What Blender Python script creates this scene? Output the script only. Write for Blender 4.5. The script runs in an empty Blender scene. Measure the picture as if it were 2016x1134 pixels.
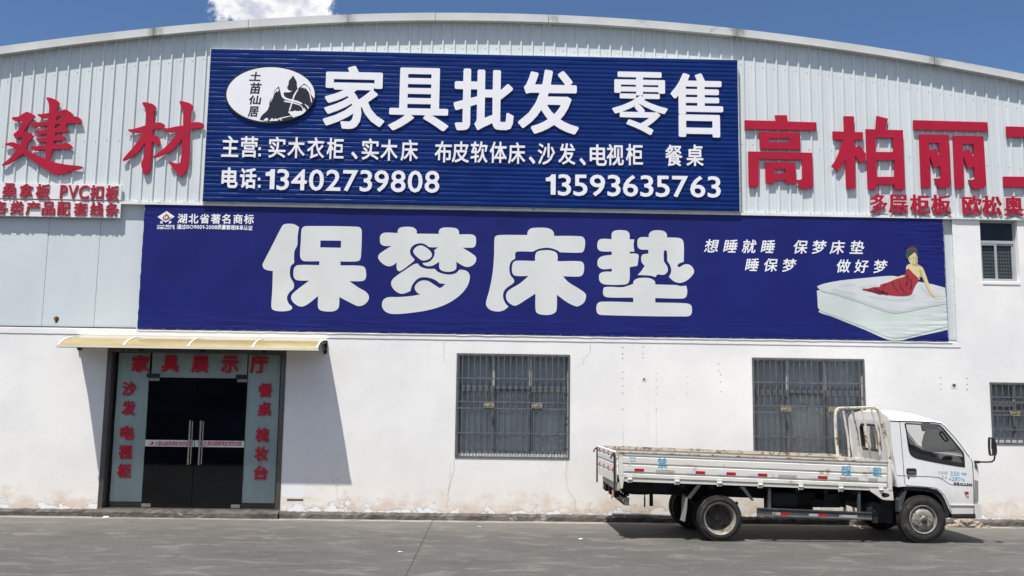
import bpy, bmesh, math, random
import numpy as np
from mathutils import Vector, Matrix
random.seed(7)
SC = bpy.context.scene
COL = SC.collection

# ------------------------------------------------------------------ camera
F, PITCH, YAW, ROLL, DIST, EYE = 1800.0, .1216, .0205, -.0139, 16.64, 2.13
_fw = Vector((math.sin(YAW)*math.cos(PITCH), math.cos(YAW)*math.cos(PITCH), math.sin(PITCH)))
_r0 = Vector((math.cos(YAW), -math.sin(YAW), 0)); _d0 = _fw.cross(_r0)
_rt = _r0*math.cos(ROLL) + _d0*math.sin(ROLL); _dn = -_r0*math.sin(ROLL) + _d0*math.cos(ROLL)
cam_data = bpy.data.cameras.new('camera'); cam = bpy.data.objects.new('camera', cam_data); COL.objects.link(cam)
cam_data.sensor_width = 36; cam_data.lens = 36*F/2016; cam_data.clip_start = .1; cam_data.clip_end = 3000
cam.matrix_world = Matrix(((_rt.x, -_dn.x, -_fw.x, 0), (_rt.y, -_dn.y, -_fw.y, -DIST), (_rt.z, -_dn.z, -_fw.z, EYE), (0, 0, 0, 1)))
SC.camera = cam
def ray(x, y): return _rt*(x-1008) + _dn*(y-567) + _fw*F
def W(x, y, Y=0.0):                       # photo measurement -> point on the vertical plane at depth Y
    r = ray(x, y); t = (Y+DIST)/r.y
    return Vector((r.x*t, Y, EYE+r.z*t))
def G(x, y, Z=0.0):                       # photo measurement -> point on the ground
    r = ray(x, y); t = (Z-EYE)/r.z
    return Vector((r.x*t, -DIST+r.y*t, Z))

# ------------------------------------------------------------------ sun, sky, exposure
SUN = Vector((-.63, -1.0, 2.8)).normalized()
sl = bpy.data.lights.new('sun', 'SUN'); sl.energy = 4.3; sl.angle = math.radians(.53); sl.color = (1, .945, .87)
so = bpy.data.objects.new('sun', sl); COL.objects.link(so); so.rotation_euler = SUN.to_track_quat('Z', 'Y').to_euler(); so.location = (0, -10, 30)
world = bpy.data.worlds.new('World'); SC.world = world; world.use_nodes = True
wn = world.node_tree; wn.nodes.clear()
def nd(tree, typ, **kw):
    n = tree.nodes.new(typ)
    for k, v in kw.items():
        if k == 'ins':
            for a, b in v.items():
                if hasattr(b, 'is_output'): tree.links.new(b, n.inputs[a])
                else: n.inputs[a].default_value = b
        else: setattr(n, k, v)
    return n
def mth(tree, op, a, b=0.0, c=None, clamp=False):
    n = nd(tree, 'ShaderNodeMath', operation=op, use_clamp=clamp, ins={0: a, 1: b})
    if c is not None:
        if hasattr(c, 'is_output'): tree.links.new(c, n.inputs[2])
        else: n.inputs[2].default_value = c
    return n.outputs[0]
def mapr(tree, v, a, b, c=0.0, d=1.0, smooth=True):
    n = nd(tree, 'ShaderNodeMapRange', ins={0: v, 1: a, 2: b, 3: c, 4: d})
    if smooth: n.interpolation_type = 'SMOOTHSTEP'
    return n.outputs[0]
def mixc(tree, fac, a, b, blend='MIX'):
    n = nd(tree, 'ShaderNodeMix', data_type='RGBA', blend_type=blend)
    for i, v in ((0, fac), (6, a), (7, b)):
        if hasattr(v, 'is_output'): tree.links.new(v, n.inputs[i])
        else: n.inputs[i].default_value = v if i == 0 else (tuple(v)+(1,))[:4]
    return n.outputs[2]
def noise(tree, vec, scale, detail=4, rough=.55, dist=0.0):
    return nd(tree, 'ShaderNodeTexNoise', ins={'Vector': vec, 'Scale': scale, 'Detail': detail, 'Roughness': rough, 'Distortion': dist}).outputs[0]
def scaled(tree, vec, s, loc=(0, 0, 0)):
    return nd(tree, 'ShaderNodeMapping', ins={'Vector': vec, 'Scale': s, 'Location': loc}).outputs[0]
SKY_STRENGTH = .10
sky = nd(wn, 'ShaderNodeTexSky', sky_type='NISHITA', sun_disc=False, sun_elevation=math.asin(SUN.z),
         sun_rotation=math.atan2(SUN.x, SUN.y), altitude=600, air_density=1.0, dust_density=.25, ozone_density=3.0)
gen = nd(wn, 'ShaderNodeTexCoord').outputs['Generated']
cd = ray(545, 8).normalized(); cu_ = cd.cross(Vector((0, 0, 1))).normalized(); cv_ = cu_.cross(cd)
def dotv(v): return nd(wn, 'ShaderNodeVectorMath', operation='DOT_PRODUCT', ins={0: gen, 1: v}).outputs['Value']
du, dv, dc = dotv(cu_), dotv(cv_), dotv(cd)
n1 = noise(wn, gen, 26, 9, .62, .3); n2 = noise(wn, gen, 90, 6, .6)
r2 = mth(wn, 'SQRT', mth(wn, 'ADD', mth(wn, 'POWER', mth(wn, 'DIVIDE', du, .060), 2), mth(wn, 'POWER', mth(wn, 'DIVIDE', dv, .038), 2)))
edge = mth(wn, 'ADD', mth(wn, 'ADD', r2, mth(wn, 'MULTIPLY', mth(wn, 'SUBTRACT', n1, .5), 1.5)), mth(wn, 'MULTIPLY', mth(wn, 'SUBTRACT', n2, .5), .45))
cm = mth(wn, 'MULTIPLY', mapr(wn, edge, 1.08, .88), mth(wn, 'GREATER_THAN', dc, .5))
n3 = noise(wn, scaled(wn, gen, (1, 1, 1.4)), 42, 6, .6)
ccol = mixc(wn, mapr(wn, n3, .35, .62), (3.9, 4.15, 4.9), (6.7, 6.7, 6.75))
tint = mixc(wn, 1.0, sky.outputs[0], (.55, .635, .735), 'MULTIPLY')
skc = mixc(wn, cm, tint, ccol)
# broken cumulus added unseen behind the photographer to lift the neutral ambient light
sg_ = nd(wn, 'ShaderNodeSeparateXYZ', ins={0: gen}); bk1 = noise(wn, scaled(wn, gen, (1, 1, 1.8)), 3.2, 9, .6, .2)
bkm = mth(wn, 'MULTIPLY', mapr(wn, bk1, .46, .58), mth(wn, 'MULTIPLY', mapr(wn, sg_.outputs['Y'], .15, -.15), mapr(wn, sg_.outputs['Z'], .02, .12)))
skc = mixc(wn, bkm, skc, mixc(wn, mapr(wn, bk1, .52, .72), (7.4, 7.4, 7.5), (9.6, 9.5, 9.3)))
bg = nd(wn, 'ShaderNodeBackground', ins={'Color': skc, 'Strength': SKY_STRENGTH})
wo = nd(wn, 'ShaderNodeOutputWorld', ins={'Surface': bg.outputs[0]})
vs = SC.view_settings; vs.view_transform = 'Standard'; vs.look = 'None'; vs.exposure = .57; vs.gamma = 1; vs.use_curve_mapping = False

# ------------------------------------------------------------------ materials
def mat_new(name):
    m = bpy.data.materials.new(name); m.use_nodes = True
    t = m.node_tree; b = t.nodes['Principled BSDF']
    return m, t, b
def pos(t): return nd(t, 'ShaderNodeNewGeometry').outputs['Position']
def bumpn(t, b, h, strength=.3, dist=.01):
    n = nd(t, 'ShaderNodeBump', ins={'Strength': strength, 'Distance': dist, 'Height': h}); t.links.new(n.outputs[0], b.inputs['Normal'])
def M(name, col, rough=.5, metal=0.0, spec=.5, var=.06, vscale=3.0, stretch=(1, 1, 1), bump=0.0, bscale=40, dirt=None, dirt_amt=.4, dscale=4.0, bdist=.01):
    m, t, b = mat_new(name); p = scaled(t, pos(t), stretch)
    n = noise(t, p, vscale, 5, .6)
    c = mixc(t, mapr(t, n, .3, .7), [x*(1-var) for x in col], [min(1, x*(1+var)) for x in col])
    if dirt:
        d = noise(t, p, dscale, 8, .68, .3)
        c = mixc(t, mapr(t, d, .72-dirt_amt*.45, .80-dirt_amt*.35), c, dirt)
    t.links.new(c, b.inputs['Base Color']); b.inputs['Roughness'].default_value = rough
    b.inputs['Metallic'].default_value = metal; b.inputs['Specular IOR Level'].default_value = spec
    if bump: bumpn(t, b, noise(t, p, bscale, 6, .6), bump, bdist)
    return m
MT = {}
def wall_material():
    m, t, b = mat_new('white_render'); p = pos(t)
    z = nd(t, 'ShaderNodeSeparateXYZ', ins={0: p}).outputs['Z']
    big = noise(t, p, .7, 6, .6); mid = noise(t, scaled(t, p, (1, 1, .55)), 2.2, 7, .65); fine = noise(t, p, 22, 5, .6)
    c = mixc(t, mapr(t, big, .35, .65), (.76, .76, .755), (.84, .84, .825))
    c = mixc(t, mapr(t, mid, .55, .8, 0, .35), c, (.70, .69, .66))
    warm = mth(t, 'MULTIPLY', mapr(t, mth(t, 'ADD', z, mth(t, 'MULTIPLY', mth(t, 'SUBTRACT', mid, .5), 2.2)), 1.7, .1), .35)
    c = mixc(t, warm, c, (.80, .74, .66))
    vst = noise(t, scaled(t, p, (5, 5, .12)), 1.6, 5, .6)
    c = mixc(t, mapr(t, vst, .60, .78, 0, .16), c, (.55, .50, .44))
    low = noise(t, scaled(t, p, (1, 1, 1.3)), 2.6, 7, .68)
    st = mapr(t, mth(t, 'ADD', z, mth(t, 'MULTIPLY', mth(t, 'SUBTRACT', low, .5), 1.7)), .48, .02)
    c = mixc(t, mth(t, 'MULTIPLY', st, .72), c, (.63, .51, .41))
    pe = noise(t, scaled(t, p, (1, 1, 1.5), (3.1, 0, .7)), 2.3, 8, .7, .25)
    pm = mapr(t, mth(t, 'SUBTRACT', pe, mth(t, 'MULTIPLY', z, .75)), .385, .395, 0, 1, False)
    c = mixc(t, pm, c, (.84, .85, .86))
    ed = mth(t, 'MULTIPLY', mapr(t, mth(t, 'SUBTRACT', pe, mth(t, 'MULTIPLY', z, .75)), .368, .381, 0, 1, False), mth(t, 'SUBTRACT', 1, pm))
    c = mixc(t, mth(t, 'MULTIPLY', ed, .7), c, (.38, .32, .27))
    t.links.new(c, b.inputs['Base Color']); b.inputs['Roughness'].default_value = .85; b.inputs['Specular IOR Level'].default_value = .2
    h = mth(t, 'ADD', mth(t, 'MULTIPLY', mid, .7), mth(t, 'ADD', mth(t, 'MULTIPLY', fine, .12), mth(t, 'MULTIPLY', pm, -.25)))
    bumpn(t, b, h, .55, .02)
    return m
def cladding_material(name='ribbed_steel_paint', col=(.625, .68, .695)):
    m, t, b = mat_new(name); p = pos(t)
    z = nd(t, 'ShaderNodeSeparateXYZ', ins={0: p}).outputs['Z']
    s = noise(t, scaled(t, p, (9, 9, .25)), 1.3, 6, .6); bg_ = noise(t, p, .8, 5, .6)
    c = mixc(t, mapr(t, s, .35, .7), col, [x*.93 for x in col])
    c = mixc(t, mapr(t, bg_, .5, .8, 0, .5), c, [x*.88 for x in col])
    d = noise(t, scaled(t, p, (3, 3, .5)), 2.5, 7, .7)
    c = mixc(t, mth(t, 'MULTIPLY', mapr(t, d, .62, .75), mapr(t, z, 6.6, 5.6, 0, .5)), c, (.36, .35, .33))
    t.links.new(c, b.inputs['Base Color']); b.inputs['Roughness'].default_value = .5; b.inputs['Specular IOR Level'].default_value = .35
    bumpn(t, b, noise(t, scaled(t, p, (1.5, 1, .6)), 1.7, 3), .25, .03)
    return m
def ground_material():
    m, t, b = mat_new('worn_concrete'); p = pos(t)
    sp = nd(t, 'ShaderNodeSeparateXYZ', ins={0: p}); x, y = sp.outputs['X'], sp.outputs['Y']
    lo = noise(t, scaled(t, p, (.6, 1.0, 1)), .9, 6, .62, .2); st = noise(t, scaled(t, p, (.8, 1.5, 1)), 1.9, 12, .72, .6)
    fi = noise(t, scaled(t, p, (3, 4, 3)), 14, 6, .75); sp2 = noise(t, p, 70, 3, .6)
    c = mixc(t, mapr(t, lo, .34, .66), (.086, .0845, .080), (.108, .105, .0995))
    c = mixc(t, mapr(t, st, .51, .62, 0, .85), c, (.170, .163, .150))
    s2 = noise(t, scaled(t, p, (1.2, 2.2, 1), (7, 3, 0)), 4.5, 12, .75, .8)
    c = mixc(t, mapr(t, s2, .52, .70, 0, .45), c, (.19, .183, .17)); c = mixc(t, mapr(t, s2, .44, .30, 0, .4), c, (.070, .069, .066))
    c = mixc(t, mapr(t, st, .46, .32, 0, .5), c, (.070, .069, .067))
    near = mapr(t, mth(t, 'ADD', y, mth(t, 'MULTIPLY', mth(t, 'SUBTRACT', st, .5), 3.6)), -2.4, -.4, 0, .6)
    c = mixc(t, near, c, (.175, .167, .150))
    c = mixc(t, mapr(t, fi, .35, .7, 0, .5), c, (.082, .08, .077)); c = mixc(t, mapr(t, sp2, .58, .70, 0, .5), c, (.22, .21, .19)); c = mixc(t, mapr(t, sp2, .40, .28, 0, .6), c, (.05, .05, .048))
    du_ = noise(t, scaled(t, p, (1.1, 6, 1)), 1.8, 7, .7)
    dust = mth(t, 'MULTIPLY', mapr(t, mth(t, 'ADD', y, mth(t, 'MULTIPLY', mth(t, 'SUBTRACT', du_, .5), .5)), -.42, -.22), mapr(t, du_, .38, .52))
    c = mixc(t, mth(t, 'MULTIPLY', dust, .8), c, (.34, .325, .29))
    wob = mth(t, 'MULTIPLY', mth(t, 'SUBTRACT', noise(t, p, 5, 4), .5), .03)
    def line(v, at, w): return mth(t, 'LESS_THAN', mth(t, 'ABSOLUTE', mth(t, 'SUBTRACT', mth(t, 'ADD', v, wob), at)), w)
    j = mth(t, 'MAXIMUM', line(x, -1.0, .008), mth(t, 'MULTIPLY', line(y, -4.62, .007), .35))
    j = mth(t, 'MAXIMUM', j, mth(t, 'MAXIMUM', line(x, -13.0, .011), line(x, 11.0, .011)))
    c = mixc(t, mth(t, 'MULTIPLY', j, .65), c, (.028, .027, .025))
    sm = noise(t, scaled(t, p, (1, 1, 1), (40, 3, 0)), .55, 5, .6)
    c = mixc(t, mapr(t, sm, .56, .72, 0, .35), c, (.055, .054, .053))
    t.links.new(c, b.inputs['Base Color']); b.inputs['Roughness'].default_value = .85; b.inputs['Specular IOR Level'].default_value = .25
    bumpn(t, b, mth(t, 'ADD', mth(t, 'MULTIPLY', fi, .6), mth(t, 'SUBTRACT', st, j)), .45, .012)
    return m
def vinyl_material(name, col, var=.1):
    m, t, b = mat_new(name); p = pos(t)
    sp = nd(t, 'ShaderNodeSeparateXYZ', ins={0: p}); x, z = sp.outputs['X'], sp.outputs['Z']
    n = noise(t, p, 1.2, 4); c = mixc(t, mapr(t, n, .3, .7), [k*(1-var) for k in col], [min(1, k*(1+var)) for k in col])
    t.links.new(c, b.inputs['Base Color']); b.inputs['Roughness'].default_value = .42; b.inputs['Specular IOR Level'].default_value = .22
    big = noise(t, scaled(t, p, (.9, 1, .35)), 1.0, 3)
    dg = nd(t, 'ShaderNodeMapping', ins={'Vector': p, 'Rotation': (0, math.radians(-38), 0), 'Scale': (1.1, 1, 9)}).outputs[0]
    wr = noise(t, dg, 1.5, 3, .5)
    cor = mth(t, 'MAXIMUM', mapr(t, mth(t, 'ADD', x, z), 11.9, 13.7), mapr(t, mth(t, 'SUBTRACT', x, z), 3.2, 5.2))
    cor = mth(t, 'MAXIMUM', cor, mapr(t, mth(t, 'SUBTRACT', z, x), 11.3, 12.2))
    hz = noise(t, scaled(t, p, (.7, 1, 11)), 1.3, 3, .5)
    low = mapr(t, z, 3.75, 3.35)
    h = mth(t, 'ADD', mth(t, 'MULTIPLY', big, .5), mth(t, 'ADD', mth(t, 'MULTIPLY', mth(t, 'MULTIPLY', wr, cor), .55), mth(t, 'MULTIPLY', mth(t, 'MULTIPLY', hz, mth(t, 'ADD', low, .12)), .3)))
    bumpn(t, b, h, .8, .05)
    return m
def glass_material(name, tint, refl=.05, rough=.02, tintrough=None):
    m = bpy.data.materials.new(name); m.use_nodes = True; t = m.node_tree; t.nodes.clear()
    tr = nd(t, 'ShaderNodeBsdfTransparent', ins={0: tuple(tint)+(1,)}); gl = nd(t, 'ShaderNodeBsdfGlossy', ins={'Color': (1, 1, 1, 1), 'Roughness': rough})
    bp = nd(t, 'ShaderNodeBump', ins={'Strength': .12, 'Distance': .02, 'Height': noise(t, pos(t), 1.3, 2)}); t.links.new(bp.outputs[0], gl.inputs['Normal'])
    lw = nd(t, 'ShaderNodeLayerWeight', ins={0: .25}); f = mapr(t, lw.outputs['Fresnel'], 0, 1, refl, .9, False)
    mx = nd(t, 'ShaderNodeMixShader', ins={0: f, 1: tr.outputs[0], 2: gl.outputs[0]}); nd(t, 'ShaderNodeOutputMaterial', ins={0: mx.outputs[0]})
    return m
def awning_material():
    m = bpy.data.materials.new('tan_polycarbonate'); m.use_nodes = True; t = m.node_tree; t.nodes.clear()
    c = mixc(t, mapr(t, noise(t, scaled(t, pos(t), (1, 2, 2)), 2.2, 5), .3, .7), (.37, .295, .135), (.43, .35, .175))
    d = nd(t, 'ShaderNodeBsdfDiffuse', ins={0: c}); tl = nd(t, 'ShaderNodeBsdfTranslucent', ins={0: c}); g = nd(t, 'ShaderNodeBsdfGlossy', ins={'Roughness': .18, 'Color': (.9, .9, .9, 1)})
    a = nd(t, 'ShaderNodeMixShader', ins={0: .16, 1: d.outputs[0], 2: tl.outputs[0]})
    f = nd(t, 'ShaderNodeFresnel', ins={0: 1.45}); mx = nd(t, 'ShaderNodeMixShader', ins={0: f.outputs[0], 1: a.outputs[0], 2: g.outputs[0]})
    nd(t, 'ShaderNodeOutputMaterial', ins={0: mx.outputs[0]})
    return m
MT['render'] = wall_material(); MT['clad'] = cladding_material(); MT['flat_panel'] = M('flat_panel_paint', (.575, .635, .665), .45, 0, .35, .035, .9, (1, 1, .8), .12, 2.5, bdist=.03); MT['ground'] = ground_material()
MT['banner'] = vinyl_material('navy_vinyl', (.0105, .0155, .140)); MT['banner_white'] = vinyl_material('white_print', (.66, .68, .67), .04)
MT['print_white'] = vinyl_material('bright_print', (.80, .82, .84), .03)
MT['board'] = M('blue_board_paint', (.0045, .027, .165), .30, 0, .18, .12, 2.0)
MT['red'] = M('red_acrylic', (.40, .012, .040), .45, 0, .2, .08, 1.4)
MT['red_dark'] = M('red_foam', (.36, .022, .045), .5, 0, .3, .08, 2)
MT['door_red'] = M('door_red', (.50, .014, .040), .5, 0, .3, .05)
MT['letter_white'] = M('white_acrylic', (.80, .80, .83), .4, 0, .4, .02)
MT['white_sheet'] = M('white_sheet', (.74, .75, .76), .5, 0, .4, .04)
MT['black_ink'] = M('black_ink', (.012, .016, .028), .4, 0, .4, .05)
MT['grey_ink'] = M('grey_ink', (.55, .56, .60), .5, 0, .3, .05)
MT['trim'] = M('weathered_trim', (.62, .63, .62), .5, 0, .3, .08, 1.2, (1, 1, 1), .15, 3, (.40, .38, .34), .28, 2.0)
def trim_stain():
    t = MT['trim'].node_tree; b = t.nodes['Principled BSDF']; src = b.inputs['Base Color'].links[0].from_socket; p = pos(t)
    x = nd(t, 'ShaderNodeSeparateXYZ', ins={0: p}).outputs['X']; n = noise(t, scaled(t, p, (2, 2, 1)), 4, 6, .65); c = src
    for px, s in ((303, 1), (685, .6), (1451, 1), (1839, .8)):
        d = mth(t, 'ABSOLUTE', mth(t, 'SUBTRACT', x, W(px, 60, -.12).x))
        c = mixc(t, mth(t, 'MULTIPLY', mapr(t, mth(t, 'ADD', d, mth(t, 'MULTIPLY', mth(t, 'SUBTRACT', n, .5), .5)), .20, -.02), .75*s), c, (.13, .115, .10))
    t.links.new(c, b.inputs['Base Color'])
trim_stain()
MT['flash'] = M('flashing', (.62, .63, .62), .5, 0, .3, .10, 3, (1, 1, 1), 0, 40, (.33, .30, .27), .3, 5)
MT['steel_dark'] = M('steel_dark', (.045, .045, .047), .6, 0, .3, .2, 6)
MT['screw'] = M('rusty_screw', (.12, .095, .075), .7)
MT['plinth'] = M('damp_concrete', (.105, .095, .088), .9, 0, .2, .35, 4, (1, 1, 2), .9, 9, (.36, .31, .26), .32, 3.5, .03)
MT['steel'] = M('brushed_door_steel', (.16, .148, .14), .38, .75, .5, .12, 3, (3, 3, .3))
MT['chrome'] = M('handle_steel', (.55, .53, .49), .25, .9, .5, .06)
MT['paper'] = M('frosted_paper', (.56, .645, .62), .7, 0, .3, .07, 1.6, (1, 1, .6), .5, 3.0, bdist=.03)
MT['dark_glass'] = M('dark_door_glass', (.003, .005, .008), .035, 0, .42, .5, 1.3, (.6, 1, 1.5))
MT['brick_stain'] = M('maroon_slot', (.11, .065, .06), .8)
MT['fresh_patch'] = M('fresh_paint_patch', (.785, .80, .815), .85, 0, .2, .02)
MT['added_shed_wall'] = M('added_shed_wall', (.05, .052, .05), .8, 0, .2, .3, .6)
MT['black_room'] = M('unlit_reveal', (.02, .022, .026), .7)
MT['pane'] = glass_material('tinted_pane', (.80, .845, .88), .05)
MT['clear'] = glass_material('clear_pane', (.93, .95, .95), .03)
MT['clear_front'] = glass_material('shop_pane', (.95, .97, .97), .012)
MT['alu_dark'] = M('grey_frame', (.115, .125, .14), .5, .1, .4, .08)
MT['alu'] = M('aluminium_frame', (.42, .43, .44), .45, .2, .5, .06)
MT['grille'] = M('grille_paint', (.13, .132, .135), .55, .2, .4, .25, 9)
MT['brass'] = M('brass_emblem', (.40, .34, .23), .45, .4, .5, .3, 30)
MT['curtain'] = M('curtain_cloth', (.72, .73, .72), .9, 0, .1, .10, 1.6, (2, 2, .5))
MT['screen_dark'] = M('dark_window', (.020, .027, .032), .12, 0, .25, .3, 2)
MT['screen_dot'] = M('perforated_blind', (.055, .070, .076), .4, 0, .3, .1)
MT['awning'] = awning_material(); MT['cream'] = M('cream_metal', (.72, .69, .60), .4, 0, .4, .04); MT['white_metal'] = M('white_metal', (.76, .76, .74), .4, 0, .4, .05)
MT['rust'] = M('rust', (.20, .10, .045), .9, 0, .1, .5, 20); MT['hole'] = M('dark_hole', (.03, .025, .02), .9)
MT['crack'] = M('crack_grey', (.46, .45, .43), .9, 0, .1, .2); MT['stain'] = M('rust_streak', (.755, .715, .655), .9, 0, .1, .08)
MT['rope'] = M('lacing_cord', (.72, .72, .70), .7)
# truck paints
def paint(name, col, amt=.22, rough=.32):
    return M(name, col, rough, 0, .5, .05, 1.6, (1, 1, 1), .04, 3, (.40, .34, .27), amt, 3.2)
MT['cab'] = paint('truck_white', (.79, .80, .80), .10); MT['bed'] = paint('bed_white', (.68, .67, .625), .30, .45)
def grime(name):
    t = MT[name].node_tree; b = t.nodes['Principled BSDF']; src = b.inputs['Base Color'].links[0].from_socket; p = pos(t); z = nd(t, 'ShaderNodeSeparateXYZ', ins={0: p}).outputs['Z']
    n = noise(t, scaled(t, p, (1, 1, .6)), 6, 8, .7)
    c = mixc(t, mth(t, 'MULTIPLY', mapr(t, mth(t, 'ADD', z, mth(t, 'MULTIPLY', mth(t, 'SUBTRACT', n, .5), .8)), 1.05, .45), .5), src, (.40, .365, .31))
    s = noise(t, scaled(t, p, (9, 9, .5)), 3, 6, .65); c = mixc(t, mapr(t, s, .60, .76, 0, .35), c, (.42, .385, .33))
    t.links.new(c, b.inputs['Base Color'])
grime('cab'); grime('bed')
MT['rim_rust'] = M('chipped_rail', (.50, .46, .40), .7, 0, .3, .12, 6, (1, 1, 1), .3, 30, (.13, .075, .05), .50, 13)
MT['rack'] = M('rack_paint', (.60, .58, .50), .55, 0, .4, .1, 6, (1, 1, 1), .2, 30, (.17, .10, .06), .44, 9)
MT['black_trim'] = M('black_plastic', (.018, .019, .021), .5, 0, .4, .2, 4, dirt=(.07, .065, .06), dirt_amt=.25)
MT['under'] = M('underbody', (.022, .023, .025), .8, 0, .2, .3, 5, dirt=(.06, .055, .05), dirt_amt=.3)
MT['guard'] = M('guard_paint', (.055, .062, .066), .55, 0, .4, .2, 5, dirt=(.13, .12, .11), dirt_amt=.35)
MT['rubber'] = M('tyre_rubber', (.030, .029, .028), .85, 0, .25, .25, 9, (1, 1, 1), .25, 30, (.085, .078, .068), .34, 6)
MT['wheel'] = M('wheel_paint', (.30, .285, .255), .55, .2, .4, .15, 6, dirt=(.10, .075, .055), dirt_amt=.42, dscale=9)
MT['wheel_dark'] = M('dusty_hub', (.065, .06, .055), .7, .1, .3, .25, 8, dirt=(.14, .12, .10), dirt_amt=.3, dscale=8)
MT['ref_red'] = M('red_reflector', (.42, .012, .022), .3, 0, .5, .08, 9); MT['ref_white'] = M('white_reflector', (.62, .63, .66), .3, 0, .5, .08, 9)
MT['ref_worn'] = M('worn_reflector', (.40, .38, .37), .5, 0, .3, .1, 20, dirt=(.34, .12, .12), dirt_amt=.4, dscale=14)
MT['stencil'] = M('blue_stencil', (.10, .34, .52), .6, 0, .2, .15, 14, dirt=(.55, .60, .62), dirt_amt=.40, dscale=16)
MT['stencil_faint'] = M('faded_stencil', (.46, .57, .62), .6, 0, .2, .1, 14)
MT['badge'] = M('badge_grey', (.10, .095, .10), .4)
MT['lamp_red'] = M('amber_lamp', (.33, .045, .02), .2); MT['lamp_grey'] = M('lamp_lens', (.26, .255, .24), .25)
MT['seat'] = M('seat_cloth', (.035, .038, .042), .9); MT['dash'] = M('dashboard', (.15, .14, .13), .7)
MT['scrap'] = M('paper_scrap', (.80, .80, .78), .8); MT['rubble'] = M('plaster_rubble', (.33, .28, .235), .9, 0, .2, .3, 9, (1, 1, 1), .8, 22)
MT['mat_top'] = vinyl_material('print_mattress_top', (.60, .63, .64), .05); MT['mat_side'] = vinyl_material('print_mattress_side', (.57, .635, .615), .06)
MT['mat_line'] = vinyl_material('print_mattress_line', (.47, .56, .545), .05); MT['p_skin'] = vinyl_material('print_skin', (.64, .56, .32), .06)
MT['p_dress'] = vinyl_material('print_dress', (.32, .035, .05), .15); MT['p_hair'] = vinyl_material('print_hair', (.05, .085, .075), .2); MT['p_fold'] = vinyl_material('print_fold', (.17, .018, .028), .1)
MT['p_skin_shade'] = vinyl_material('print_skin_shade', (.46, .36, .17), .08); MT['p_sheet_shade'] = vinyl_material('print_sheet_shade', (.52, .565, .565), .05); MT['p_red'] = vinyl_material('print_red', (.33, .08, .07), .08)

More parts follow.
